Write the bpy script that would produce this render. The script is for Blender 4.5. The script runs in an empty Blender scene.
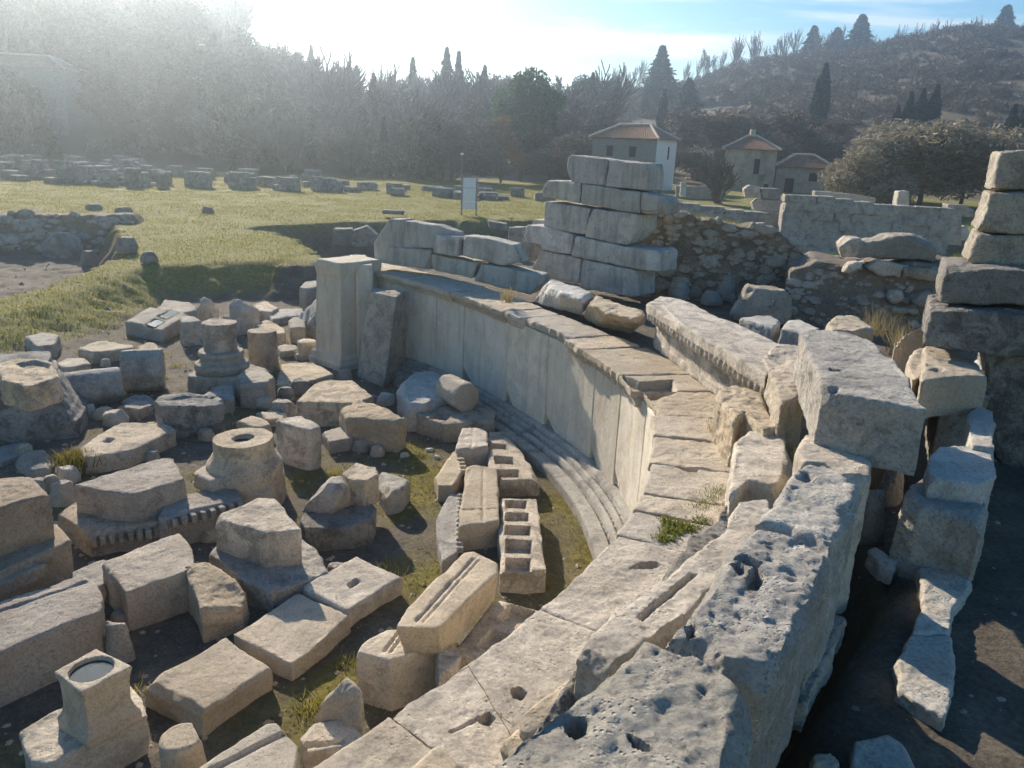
import bpy, bmesh, math, random
import numpy as np
from mathutils import Vector, Matrix

random.seed(7)
rng = np.random.default_rng(11)
SC = bpy.context.scene
COL = SC.collection
RAD = math.radians

# ------------------------------------------------------------------ camera
H, F, PITCH, ROLL = 5.2, 773.0, RAD(16.8), RAD(2.5)
_r0 = np.array([1, 0, 0.]); _u0 = np.array([0, math.sin(PITCH), math.cos(PITCH)])
FW = np.array([0, math.cos(PITCH), -math.sin(PITCH)])
RT = math.cos(ROLL) * _r0 + math.sin(ROLL) * _u0
UP = math.cos(ROLL) * _u0 - math.sin(ROLL) * _r0
CAM = np.array([0, 0, H])

def ray(x, y):
    return FW + RT * (x - 512) / F + UP * (384 - y) / F
def at(x, y, z):                       # a point of the survey sketch, brought down to height z
    d = ray(x, y); return CAM + d * ((z - H) / d[2])
def on_plane(x, y, p0, dr):            # ... or onto a vertical plane
    n = np.array([dr[1], -dr[0], 0]); d = ray(x, y)
    t = ((np.array([p0[0], p0[1], 0]) - CAM) @ n) / (d @ n)
    return CAM + d * t
def at_dist(x, y, Y):
    d = ray(x, y); return CAM + d * (Y / d[1])
def proj(P):
    v = np.asarray(P, float) - CAM; w = v @ FW
    return 512 + F * (v @ RT) / w, 384 - F * (v @ UP) / w

# ------------------------------------------------------------------ noise
def _h(ix, iy, iz, s):
    n = (ix.astype(np.int64) * 374761393 + iy.astype(np.int64) * 668265263 + iz.astype(np.int64) * 2147483647 + s * 974711) & 0xffffffff
    n = ((n ^ (n >> 13)) * 1274126177) & 0xffffffff
    n = ((n ^ (n >> 16)) * 2246822519) & 0xffffffff
    return ((n ^ (n >> 15)) & 0xffffff) / float(0xffffff)
def vn(p, s=0):
    f = np.floor(p); u = p - f; i = f.astype(np.int64); u = u * u * u * (u * (u * 6 - 15) + 10)
    r = 0
    for a in (0, 1):
        wx = u[:, 0] if a else 1 - u[:, 0]
        for b in (0, 1):
            wy = u[:, 1] if b else 1 - u[:, 1]
            for c in (0, 1):
                wz = u[:, 2] if c else 1 - u[:, 2]
                r = r + wx * wy * wz * _h(i[:, 0] + a, i[:, 1] + b, i[:, 2] + c, s)
    return r * 2 - 1
def fbm(p, o=4, s=0, g=.5):
    r = 0; a = 1; t = 0
    for k in range(o):
        r = r + a * vn(p * (2.03 ** k) + 17.3 * k, s + k); t += a; a *= g
    return r / t
def worley(p, s=0):
    f = np.floor(p).astype(np.int64); best = np.full(len(p), 9.)
    for a in (-1, 0, 1):
        for b in (-1, 0, 1):
            for c in (-1, 0, 1):
                q = f + np.array([a, b, c])
                o = np.stack([_h(q[:, 0], q[:, 1], q[:, 2], s + k) for k in (1, 2, 3)], 1)
                best = np.minimum(best, ((q + o - p) ** 2).sum(1))
    return np.sqrt(best)
def inpoly(P, x, y):
    r = np.zeros(len(x), bool); n = len(P)
    for i in range(n):
        x0, y0 = P[i][:2]; x1, y1 = P[(i + 1) % n][:2]
        c = ((y0 > y) != (y1 > y))
        with np.errstate(divide='ignore', invalid='ignore'):
            r ^= c & (x < (x1 - x0) * (y - y0) / ((y1 - y0) if y1 != y0 else 1e-9) + x0)
    return r
def sdpoly(P, x, y):                   # negative inside
    d = np.full(len(x), 1e9); n = len(P)
    for i in range(n):
        a = np.array(P[i][:2]); b = np.array(P[(i + 1) % n][:2]); e = b - a; L = e @ e + 1e-12
        t = np.clip(((x - a[0]) * e[0] + (y - a[1]) * e[1]) / L, 0, 1)
        d = np.minimum(d, np.hypot(x - a[0] - t * e[0], y - a[1] - t * e[1]))
    return np.where(inpoly(P, x, y), -d, d)
def sstep(t):
    t = np.clip(t, 0, 1); return t * t * (3 - 2 * t)

# ------------------------------------------------------------------ materials
def nodes(name):
    m = bpy.data.materials.new(name); m.use_nodes = True
    nt = m.node_tree; b = nt.nodes['Principled BSDF']
    b.inputs['Specular IOR Level'].default_value = .25
    return m, nt, b
def nd(nt, t, **k):
    n = nt.nodes.new(t)
    for a, v in k.items():
        if a in n.inputs.keys(): n.inputs[a].default_value = v
        else: setattr(n, a, v)
    return n
def noise_node(nt, vec, scale, detail=6, rough=.6, dist=0):
    n = nt.nodes.new('ShaderNodeTexNoise'); n.inputs['Scale'].default_value = scale
    n.inputs['Detail'].default_value = detail; n.inputs['Roughness'].default_value = rough
    n.inputs['Distortion'].default_value = dist; nt.links.new(vec, n.inputs['Vector']); return n.outputs['Fac']
def ramp(nt, fac, stops):
    r = nt.nodes.new('ShaderNodeValToRGB'); e = r.color_ramp.elements
    while len(e) < len(stops): e.new(.5)
    for k, (p, c) in enumerate(stops):
        e[k].position = p; e[k].color = (c, c, c, 1) if isinstance(c, (int, float)) else (*c, 1)
    nt.links.new(fac, r.inputs['Fac']); return r.outputs['Color']
def mix(nt, fac, a, b, mode='MIX'):
    m = nt.nodes.new('ShaderNodeMix'); m.data_type = 'RGBA'; m.blend_type = mode
    for s, v in ((m.inputs[0], fac), (m.inputs[6], a), (m.inputs[7], b)):
        if hasattr(v, 'is_linked'): nt.links.new(v, s)
        elif isinstance(v, (int, float)): s.default_value = v
        else: s.default_value = (*v, 1)
    return m.outputs[2]
def stone(name, light, dark, lichen, la=.5, scale=1., bump=.5, fine=1., streak=0, spk=.65):
    m, nt, b = nodes(name); L = nt.links
    tc = nt.nodes.new('ShaderNodeTexCoord'); oi = nt.nodes.new('ShaderNodeObjectInfo')
    off = nd(nt, 'ShaderNodeVectorMath', operation='MULTIPLY_ADD'); L.new(oi.outputs['Random'], off.inputs[0])
    off.inputs[1].default_value = (37, 53, 29); L.new(tc.outputs['Object'], off.inputs[2])
    v = off.outputs[0]
    c = mix(nt, ramp(nt, noise_node(nt, v, 1.3 * scale, 9, .68, .3), [(.36, 0.), (.62, 1.)]), dark, light)
    rust = tuple(x * k for x, k in zip(light, (.8, .66, .52)))
    c = mix(nt, ramp(nt, noise_node(nt, v, 2.1 * scale, 7, .7, .8), [(.56, 0.), (.7, .45)]), c, rust)
    vr = nd(nt, 'ShaderNodeMath', operation='MULTIPLY_ADD'); L.new(oi.outputs['Random'], vr.inputs[0]); vr.inputs[1].default_value = .13; L.new(noise_node(nt, v, 3.4 * scale, 10, .74, .5), vr.inputs[2])
    vs = nd(nt, 'ShaderNodeMath', operation='SUBTRACT'); L.new(vr.outputs[0], vs.inputs[0]); vs.inputs[1].default_value = .055
    c = mix(nt, ramp(nt, vs.outputs[0], [(.575 - .12 * la, 0.), (.66 - .05 * la, min(1, la * 1.5))]), c, lichen)
    c = mix(nt, ramp(nt, noise_node(nt, v, 8 * scale, 8, .75), [(.6, 0.), (.66, .55)]), c, tuple(min(.7, x * 1.15) for x in light))
    sp = ramp(nt, noise_node(nt, v, 36 * scale, 6, .78), [(.36, .38), (.49, 1.), (.68, 1.28)])
    c = mix(nt, spk, c, sp, 'MULTIPLY')
    vo = nt.nodes.new('ShaderNodeTexVoronoi'); L.new(v, vo.inputs['Vector']); vo.inputs['Scale'].default_value = 34 * scale
    pm = ramp(nt, noise_node(nt, v, 4.2 * scale, 5, .6), [(.45, 0.), (.6, 1.)])
    pit = ramp(nt, vo.outputs['Distance'], [(.1, 0.), (.36, 1.)])
    c = mix(nt, mix(nt, 1., pm, (.55, .55, .55), 'MULTIPLY'), c, mix(nt, 1., c, mix(nt, pit, (.45, .43, .4), (1, 1, 1)), 'MULTIPLY'))
    if streak:
        mp = nd(nt, 'ShaderNodeMapping'); L.new(v, mp.inputs[0]); mp.inputs['Scale'].default_value = (4, 4, .45)
        s = ramp(nt, noise_node(nt, mp.outputs[0], 1.3, 7, .68), [(.46, 1.), (.7, .4)])
        c = mix(nt, streak, c, s, 'MULTIPLY')
    hv = nt.nodes.new('ShaderNodeHueSaturation'); L.new(c, hv.inputs['Color'])
    mr = nd(nt, 'ShaderNodeMapRange'); L.new(oi.outputs['Random'], mr.inputs[0])
    mr.inputs[3].default_value = .84; mr.inputs[4].default_value = 1.14; L.new(mr.outputs[0], hv.inputs['Value'])
    wn = nd(nt, 'ShaderNodeTexWhiteNoise', noise_dimensions='1D'); L.new(oi.outputs['Random'], wn.inputs['W'])
    mr2 = nd(nt, 'ShaderNodeMapRange'); L.new(wn.outputs[0], mr2.inputs[0])
    mr2.inputs[3].default_value = .75; mr2.inputs[4].default_value = 1.25; L.new(mr2.outputs[0], hv.inputs['Saturation'])
    L.new(hv.outputs[0], b.inputs['Base Color']); b.inputs['Roughness'].default_value = .92
    a1 = noise_node(nt, v, 20 * scale, 10, .82)
    pw = mix(nt, 1., pm, (.34 * fine,) * 3, 'MULTIPLY'); hh = mix(nt, pw, a1, pit)
    bp = nt.nodes.new('ShaderNodeBump'); bp.inputs['Strength'].default_value = min(1, bump * 1.2); bp.inputs['Distance'].default_value = .05
    L.new(hh, bp.inputs['Height']); L.new(bp.outputs[0], b.inputs['Normal'])
    return m
M = {}
M['tan'] = stone('stone_tan', (.62, .52, .4), (.46, .38, .285), (.19, .165, .135), .45, bump=.6)
M['cream'] = stone('stone_cream', (.54, .46, .36), (.43, .365, .28), (.25, .215, .17), .36, bump=.45, spk=.5)
M['grey'] = stone('stone_grey', (.47, .425, .355), (.33, .295, .25), (.16, .15, .13), .42, bump=.6)
M['brown'] = stone('stone_brown', (.5, .42, .335), (.35, .285, .22), (.19, .165, .14), .5, bump=.6)
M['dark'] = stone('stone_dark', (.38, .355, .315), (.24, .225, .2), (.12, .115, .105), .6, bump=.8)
M['pitted'] = stone('stone_pitted', (.64, .59, .505), (.5, .46, .4), (.27, .255, .235), .3, scale=1.3, bump=1., fine=1.3)
M['white'] = stone('stone_white', (.6, .57, .51), (.42, .39, .34), (.25, .235, .21), .25, bump=.5)
M['panel'] = stone('stone_panel', (.7, .63, .52), (.62, .55, .45), (.46, .41, .335), .35, scale=.8, bump=.2, fine=.4, streak=.42, spk=.16)
M['ashlar'] = stone('stone_ashlar', (.56, .53, .47), (.42, .39, .34), (.26, .245, .22), .35, scale=.9, bump=.3, streak=.7, spk=.35)
M['mortar'] = stone('mortar_earth', (.34, .28, .21), (.22, .18, .14), (.13, .11, .09), .5, bump=1.)
M['rubble'] = stone('rubble_stone', (.55, .49, .41), (.36, .31, .25), (.2, .18, .155), .5, bump=.7)
M['hazyruin'] = stone('ruin_stone', (.34, .315, .27), (.2, .185, .16), (.11, .1, .09), .5, bump=.6)

def simple(name, col, rough=.85, var=.25, scale=6, metal=0):
    m, nt, b = nodes(name); tc = nt.nodes.new('ShaderNodeTexCoord')
    n = noise_node(nt, tc.outputs['Object'], scale, 5, .6)
    lo = tuple(c * (1 - var) for c in col); hi = tuple(min(1, c * (1 + var)) for c in col)
    nt.links.new(ramp(nt, n, [(.3, lo), (.7, hi)]), b.inputs['Base Color']); b.inputs['Roughness'].default_value = rough
    b.inputs['Metallic'].default_value = metal; return m
def leafmat(name, a, b_, trans=.25):
    m, nt, b = nodes(name); g = nt.nodes.new('ShaderNodeNewGeometry'); L = nt.links
    c = ramp(nt, g.outputs['Random Per Island'], [(0., a), (1., b_)]); L.new(c, b.inputs['Base Color'])
    b.inputs['Roughness'].default_value = .7; b.inputs['Specular IOR Level'].default_value = .15
    tr = nt.nodes.new('ShaderNodeBsdfTranslucent'); L.new(c, tr.inputs[0]); mx = nt.nodes.new('ShaderNodeMixShader')
    mx.inputs[0].default_value = trans; L.new(b.outputs[0], mx.inputs[1]); L.new(tr.outputs[0], mx.inputs[2])
    L.new(mx.outputs[0], nt.nodes['Material Output'].inputs['Surface']); return m
M['bark'] = simple('bark', (.1, .08, .065), .95)
M['twig'] = leafmat('bare_twigs', (.14, .115, .095), (.22, .185, .155), .1)
M['brush'] = leafmat('winter_brush', (.11, .088, .064), (.19, .155, .115), .1)
M['evergreen'] = leafmat('evergreen_needles', (.025, .04, .022), (.055, .075, .035))
M['cypress'] = leafmat('cypress_needles', (.012, .026, .016), (.032, .05, .028))
M['pine'] = leafmat('round_pine_needles', (.05, .1, .035), (.1, .16, .05))
M['olive'] = leafmat('olive_leaves', (.2, .175, .125), (.34, .3, .22))
M['russet'] = leafmat('russet_leaves', (.18, .1, .045), (.26, .16, .075))
M['blade'] = leafmat('grass_blades', (.19, .18, .03), (.34, .3, .065), .4)
M['dry'] = leafmat('dry_grass', (.3, .24, .12), (.45, .36, .19), .3)
M['herb'] = leafmat('herb_leaves', (.14, .16, .03), (.27, .27, .07), .35)
M['moss'] = leafmat('moss_tufts', (.15, .125, .025), (.28, .23, .05), .3)
M['plaster'] = simple('white_plaster', (.72, .72, .7), .9, .08)
M['greywall'] = simple('grey_plaster', (.27, .255, .23), .9, .25)
M['housestone'] = stone('house_stone', (.5, .44, .36), (.33, .28, .22), (.18, .16, .13), .4, bump=.5)
M['tile'] = simple('roof_tile', (.3, .15, .085), .85, .35, 3)
M['ridge'] = simple('ridge_mortar', (.55, .47, .38), .9)
M['darkopen'] = simple('dark_interior', (.02, .02, .02), .9)
M['metal'] = simple('grey_metal', (.25, .26, .27), .5, .1, metal=.6)
M['signwhite'] = simple('white_sign_face', (.7, .72, .72), .5, .05)
def water():
    m, nt, b = nodes('rain_water'); b.inputs['Base Color'].default_value = (.06, .065, .06, 1)
    b.inputs['Roughness'].default_value = .03; b.inputs['Specular IOR Level'].default_value = .5; b.inputs['IOR'].default_value = 1.33
    tc = nt.nodes.new('ShaderNodeTexCoord'); bp = nt.nodes.new('ShaderNodeBump'); bp.inputs['Strength'].default_value = .08; bp.inputs['Distance'].default_value = .01
    nt.links.new(noise_node(nt, tc.outputs['Object'], 25, 3), bp.inputs['Height']); nt.links.new(bp.outputs[0], b.inputs['Normal']); return m
M['water'] = water()

# ------------------------------------------------------------------ object helpers
def tag(o, label=None, cat=None, group=None, kind=None):
    if label: o['label'] = label
    if cat: o['category'] = cat
    if group: o['group'] = group
    if kind: o['kind'] = kind
    return o
def link(name, me, mat, loc=(0, 0, 0), parent=None):
    o = bpy.data.objects.new(name, me); COL.objects.link(o); o.location = loc
    if mat is not None: me.materials.append(mat)
    if parent is not None:
        o.parent = parent
        o.location = Vector(loc) - parent.location
    return o
def empty(name, loc):
    o = bpy.data.objects.new(name, None); COL.objects.link(o); o.location = loc; o.empty_display_size = .3; return o
def mesh_from(name, v, f, smooth=False):
    me = bpy.data.meshes.new(name); me.from_pydata([tuple(map(float, p)) for p in v], [], [tuple(map(int, q)) for q in f]); me.update()
    if smooth: me.shade_smooth()
    return me
def quads_mesh(name, c, a, b):         # n free little faces: centre c, half axes a, b
    n = len(c); v = np.empty((n, 4, 3), np.float32); v[:, 0] = c - a - b; v[:, 1] = c + a - b; v[:, 2] = c + a + b; v[:, 3] = c - a + b
    me = bpy.data.meshes.new(name); me.vertices.add(4 * n); me.vertices.foreach_set('co', v.ravel())
    me.loops.add(4 * n); me.loops.foreach_set('vertex_index', np.arange(4 * n, dtype=np.int32))
    me.polygons.add(n); me.polygons.foreach_set('loop_start', np.arange(0, 4 * n, 4, dtype=np.int32)); me.update(calc_edges=True); me.validate(); return me
class Solid:                           # collects closed shells; the stone pass fuses them into one worn surface
    def __init__(s): s.v = []; s.f = []
    def add(s, v, f):
        o = len(s.v); s.v += [tuple(map(float, p)) for p in v]; s.f += [tuple(i + o for i in q) for q in f]
    def rings(s, R):                   # loft of equal-length rings, capped
        n = len(R[0]); v = [p for r in R for p in r]; f = [tuple(range(n - 1, -1, -1)), tuple((len(R) - 1) * n + i for i in range(n))]
        for k in range(len(R) - 1):
            for i in range(n): j = (i + 1) % n; f.append((k * n + i, k * n + j, (k + 1) * n + j, (k + 1) * n + i))
        s.add(v, f)
    def box(s, c, ax, ay, az):         # centre and three half axes
        c, ax, ay, az = map(np.asarray, (c, ax, ay, az))
        s.rings([[c - az - ax - ay, c - az + ax - ay, c - az + ax + ay, c - az - ax + ay], [c + az - ax - ay, c + az + ax - ay, c + az + ax + ay, c + az - ax + ay]])
    def ball(s, c, rx, ry, rz, n=10):
        R = []
        for k in range(1, 7):
            t = math.pi * k / 7; R.append([(c[0] + rx * math.sin(t) * math.cos(2 * math.pi * i / n), c[1] + ry * math.sin(t) * math.sin(2 * math.pi * i / n), c[2] - rz * math.cos(t)) for i in range(n)])
        s.rings(R)
PEND = []
def finish(name, S, mat, label=None, cat=None, group=None, parent=None, vox=None, amp=1., pits=0, carve=(), seed=None, chip=1., smooth=True):
    v = np.array(S.v); lo, hi = v.min(0), v.max(0)
    loc = ((lo[0] + hi[0]) / 2, (lo[1] + hi[1]) / 2, lo[2])
    me = mesh_from(name, v - np.array(loc), S.f)
    o = link(name, me, M[mat] if isinstance(mat, str) else mat, loc, parent)
    tag(o, label, cat, group)
    d = max(1.5, np.linalg.norm((lo + hi) / 2 - CAM))
    size = (hi - lo).max()
    vx = (vox * .8 if vox else min(max(d * 1.6 / F, .011), size / 12))
    PEND.append((o, np.array(loc), vx, amp, pits, list(carve), chip, len(PEND) if seed is None else seed))
    return o

# ------------------------------------------------------------------ ground heights
def W(pts, z=0.): return [at(x, y, z)[:2] for x, y in pts]
EDGE = [(318, 258, 2.34), (345, 262, 2.33), (372, 270, 2.32), (450, 290, 2.26), (520, 318, 2.22), (580, 345, 2.2), (622, 374, 2.2), (648, 405, 2.2), (656, 428, 2.2), (653, 452, 2.2), (640, 505, 2.2), (614, 540, 2.2), (545, 610, 2.2), (476, 662, 2.2), (396, 716, 2.2), (300, 778, 2.2), (200, 835, 2.2)]
EW = np.array([at(*p) for p in EDGE])
def chaikin(P, n=3):
    for _ in range(n):
        Q = [P[0]]
        for a, b in zip(P[:-1], P[1:]): Q += [a * .75 + b * .25, a * .25 + b * .75]
        P = np.array(Q + [P[-1]])
    return P
EC = chaikin(EW[1:])
_s = np.r_[0, np.cumsum(np.hypot(*(EC[1:, :2] - EC[:-1, :2]).T))]
ELEN = _s[-1]
def ept(s, off=0.):                    # point on the ledge line at arc length s, off metres outward (away from the yard)
    s = min(max(s, 0), ELEN); p = np.array([np.interp(s, _s, EC[:, k]) for k in range(3)])
    a = np.array([np.interp(max(s - .25, 0), _s, EC[:, k]) for k in (0, 1)]); b = np.array([np.interp(min(s + .25, ELEN), _s, EC[:, k]) for k in (0, 1)])
    t = (b - a) / (np.linalg.norm(b - a) + 1e-9); n = np.array([-t[1], t[0]])
    return np.array([p[0] + n[0] * off, p[1] + n[1] * off, p[2]])
def s_of(x, y, z=2.2):
    p = at(x, y, z); return _s[np.argmin(((EC[:, :2] - p[:2]) ** 2).sum(1))]
YARD = W([(-160, 392), (0, 362), (60, 350), (125, 330), (180, 304), (240, 300), (300, 298), (332, 296)]) + [np.array(ept(s, .35)[:2]) for s in np.linspace(0, ELEN, 24)] + [np.array([-4., .3]), np.array([-30., 0.]), np.array([-30., 15.])]
PIT = [(-60, 36), (-30, 35.5), (-23.5, 35), (-19.3, 36.4), (-15.8, 30.5), (-14.2, 27), (-14.2, 24), (-14.8, 21.6), (-16.5, 20), (-60, 18)]
HOLLOW = [(-12.2, 36.5), (-9.8, 34.8), (-6.5, 28.5), (-3.5, 25.), (0.5, 24), (8, 25), (14, 26), (30, 30), (30, 45), (10, 44.5), (2, 44.5), (-4., 42.5), (-9, 39.5)]
BACK = [np.array(ept(s, .5)[:2]) for s in np.linspace(0, s_of(640, 505), 14)] + [np.array(p) for p in ((3.0, 7.), (4.2, 8.2), (6.5, 11), (10, 13.5), (14, 15), (14, 19.5), (3, 20.5), (-3.5, 21))]
TRENCH = [(.6, -6), (1.2, 2.2), (1.8, 4.2), (2.9, 5.6), (3.6, 7.4), (5.2, 9.), (30, 14), (40, -6)]
RIDGE = [(-260, -50, 165), (-60, -28, 160), (0, -8, 158), (110, 12, 155), (140, 18, 152), (180, 34, 150), (220, 72, 150), (280, 96, 150), (330, 108, 155), (400, 118, 160), (500, 126, 165), (560, 118, 180), (600, 98, 215), (650, 91, 225), (690, 87, 230), (740, 68, 235), (800, 60, 235), (860, 57, 235), (905, 45, 240), (960, 34, 240), (1024, 34, 240), (1200, 25, 250)]
_raz = []; _rh = []; _rr = []
for x, y, R in RIDGE:
    d = ray(x, y); q = math.hypot(d[0], d[1]); _raz.append(math.atan2(d[0], d[1])); _rh.append(H + R * d[2] / q); _rr.append(R)
def field(x, y):
    z = 1.0 + np.where(y < 27, np.clip((y - 27) * .06, -.6, 0), np.clip((y - 27) * .024, 0, 1.05)) + np.clip((x - 10) * .012, 0, .5) * sstep((y - 30) / 30)
    r = np.hypot(x, y); az = np.arctan2(x, np.maximum(y, .01))
    hh = np.interp(az, _raz, _rh); RR = np.interp(az, _raz, _rr)
    k = np.where(y > 0, sstep((r - 88) / (RR - 88)) * .45 + .55 * np.clip((r - 88) / (RR - 88), 0, 1), 0)
    p = np.stack([x * .03, y * .03, 0 * x], 1)
    z = z + k * (hh - 2) + k * 1.6 * fbm(p, 3, 5) * sstep((RR - r) / 40 + .15)
    z = z - np.clip((r - RR) * .22, 0, 60) * (y > 0)
    return z
def gz_raw(x, y):
    z = field(x, y); jit = .45 * fbm(np.stack([x * .9, y * .9, 0 * x], 1), 3, 12) + .25 * fbm(np.stack([x * 3, y * 3, 0 * x], 1), 2, 13)
    for P, fl, w in ((YARD, 0., np.where(x < -8.5, 2.6, 1.0)), (PIT, -.15, 1.0), (HOLLOW, -.25, 1.1)):
        k = sstep((sdpoly(P, x, y) + jit) / w + (.5 if P is not YARD else .1)); z = fl * (1 - k) + z * k
    k = sstep(.5 - sdpoly(BACK, x, y) / .5); z = z * (1 - k) + 1.95 * k
    k = sstep(.5 - sdpoly(TRENCH, x, y) / .7); z = z * (1 - k) + 1.9 * k
    return z
def gz(x, y): return float(gz_raw(np.array([float(x)]), np.array([float(y)]))[0])

def solve_z(px, py, yb, zb):           # top height of a corner whose foot is seen at row yb
    lo, hi = zb + .02, zb + 4
    for _ in range(40):
        m = (lo + hi) / 2; p = at(px, py, m); q = proj((p[0], p[1], zb))[1]
        if q < yb: lo = m
        else: hi = m
    return (lo + hi) / 2

# ------------------------------------------------------------------ stones
GR = 'fallen stones in the sunken yard'
def densify(P, step, j):
    Q = []
    for i in range(len(P)):
        a, b = P[i], P[(i + 1) % len(P)]; n = max(1, int(np.linalg.norm((b - a)[:2]) / step))
        for k in range(n):
            p = a + (b - a) * k / n
            if k: p = p + np.array([random.uniform(-j, j), random.uniform(-j, j), random.uniform(-j, j) * .5])
            Q.append(p)
    return Q
def prism(S, top, zb, base=None, wear=.02, j=.016, flare=1.0, step=.2, belly=0.):
    top = [np.asarray(p, float) for p in top]; n0 = len(top); c = sum(top) / n0
    bot = [np.array([c[0] + (p[0] - c[0]) * flare, c[1] + (p[1] - c[1]) * flare, zb]) for p in top] if base is None else [np.asarray(b, float) for b in base]
    T = []; B = []
    for i in range(n0):
        a, b = top[i], top[(i + 1) % n0]; e, f = bot[i], bot[(i + 1) % n0]
        n = max(1, int(np.linalg.norm(b - a) / step))
        for k in range(n):
            t = k / n; q = np.array([random.uniform(-j, j) for _ in range(3)]) * (1 if k else .4)
            T.append(a + (b - a) * t + q); B.append(e + (f - e) * t + q * np.array([1, 1, 0]))
    cb = sum(B) / len(B)
    R = [B]
    for h in (.3, .6):
        r = []
        for t, b in zip(T, B):
            p = b + (t - b) * h; d = p - (cb * (1 - h) + c * h); d[2] = 0; L = np.linalg.norm(d) + 1e-6
            p = p + d / L * (belly + random.uniform(-j, j)); r.append(p)
        R.append(r)
    r1 = []; r2 = []
    for t in T:
        w = wear * random.uniform(.4, 1.6); d = c - t; L = np.linalg.norm(d[:2]) + 1e-6
        r1.append(t - np.array([0, 0, w])); r2.append(t + np.array([d[0] / L * w, d[1] / L * w, 0]))
    R += [r1, r2]; S.rings(R)
def blk(name, label, top, z=None, by=None, zb=None, base=None, mat='tan', cat='stone block', group=GR, wear=.02, j=.016, flare=1., amp=1., pits=0, carve=(), grooves=(), dent=None, parent=None, vox=None, belly=0., chip=1.):
    if zb is None:
        g = at(*top[0][:2], z if z is not None else .4); zb0 = gz(g[0], g[1]) if z is not None else 0.
        zb = zb0 - .0
    if by is not None:
        z = solve_z(top[by[0]][0], top[by[0]][1], by[1], zb)
    P = [at(p[0], p[1], p[2] if len(p) > 2 else z) for p in top]
    Bp = None if base is None else [at(x, y, zb) for x, y in base]
    S = Solid(); prism(S, P, zb - .06, Bp, wear, j, flare, belly=belly)
    if dent:
        i0, i1, n, zz, w, h, dp = dent; a, b = P[i0], P[i1]; c = sum(P) / len(P)
        e = (b - a) / np.linalg.norm(b - a); nrm = np.array([e[1], -e[0], 0])
        if nrm @ (a - c) < 0: nrm = -nrm
        for k in range(n):
            q = a + (b - a) * ((k + .5) / n) + nrm * dp * .4; S.box(q - np.array([0, 0, zz]), e * w / 2, nrm * dp, np.array([0, 0, h / 2]))
    cv = [([at(x, y, z)[:2] for x, y in pl], dep) for pl, dep in carve]
    for (x0, y0), (x1, y1), w, dep in grooves:
        a, b = at(x0, y0, z)[:2], at(x1, y1, z)[:2]; e = (b - a) / np.linalg.norm(b - a); n = np.array([-e[1], e[0]]) * w / 2
        cv.append(([a + n, b + n, b - n, a - n], dep))
    o = finish(name, S, mat, label, cat, group, parent, vox, amp, pits, cv, chip=chip)
    o['zt'] = float(z); return o
def zt(o): return o['zt']
def pool(o, pts, z, name='water'):
    P = [at(x, y, z) for x, y in pts]; c = sum(P) / len(P)
    return link(name, mesh_from(name, [p - c for p in P], [tuple(range(len(P)))]), M['water'], c, o)
def disc(o, c, r, mat='water', name='water', n=28):
    v = [(r * math.cos(2 * math.pi * i / n), r * math.sin(2 * math.pi * i / n), 0) for i in range(n)]
    return link(name, mesh_from(name, v, [tuple(range(n))]), M[mat], c, o)
def lathe(S, c, prof, n=36, flutes=0, fd=.03, sq=0.):
    R = []
    for r, z in prof:
        ring = []
        for i in range(n):
            a = 2 * math.pi * i / n; rr = r * (1 - (fd * abs(math.sin(a * flutes / 2)) if flutes else 0))
            if sq: rr *= min(1 / max(abs(math.cos(a)), abs(math.sin(a))), 1.36) ** sq
            ring.append((c[0] + rr * math.cos(a), c[1] + rr * math.sin(a), c[2] + z))
        R.append(ring)
    S.rings(R)
def lying(S, p0, p1, r, n=32, r1=None, flutes=0, fd=.06, rot=0):
    p0, p1 = np.asarray(p0), np.asarray(p1); e = (p1 - p0) / np.linalg.norm(p1 - p0); u = np.cross(e, [0, 0, 1]); u /= np.linalg.norm(u); w = np.cross(u, e); R = []
    for t in np.linspace(0, 1, 7):
        rr = r + ((r1 or r) - r) * t
        R.append([p0 + (p1 - p0) * t + (u * math.cos(2 * math.pi * i / n + rot) + w * math.sin(2 * math.pi * i / n + rot)) * rr * (1 - (fd * abs(math.sin(math.pi * i / n * flutes)) if flutes else 0)) for i in range(n)])
    S.rings(R)
def rock(name, label, box, zb=None, mat='grey', group=GR, cat='stone', k=.7, amp=1.6, depth=.8):   # a loose stone filling a sketch box (x0,y0,x1,y1)
    x0, y0, x1, y1 = box; xc = (x0 + x1) / 2
    if zb is None:
        g = at(xc, y1, 0.); zb = gz(g[0], g[1])
    f = at(xc, y1, zb); d = np.linalg.norm(f - CAM); rx = (x1 - x0) / F * d / 2; ry = rx * depth
    dn = math.asin(min(.95, (H - zb) / d)); hh = max(.05, ((y1 - y0) / F * d - 2 * ry * math.sin(dn) * .75) / math.cos(dn))
    c = f + np.array([f[0], f[1], 0]) / np.hypot(f[0], f[1]) * ry
    S = Solid(); n = 11; R = []
    for t in (0, .25, .5, .75, 1):
        R.append([(c[0] + rx * (1 - .34 * t ** 2.2) * math.cos(6.283 * i / n) * random.uniform(.86, 1.1), c[1] + ry * (1 - .34 * t ** 2.2) * math.sin(6.283 * i / n) * random.uniform(.86, 1.1), zb - .05 + (hh + .05) * t * random.uniform(.93, 1.04)) for i in range(n)])
    S.rings(R); return finish(name, S, mat, label, cat, group, amp=amp)

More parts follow.
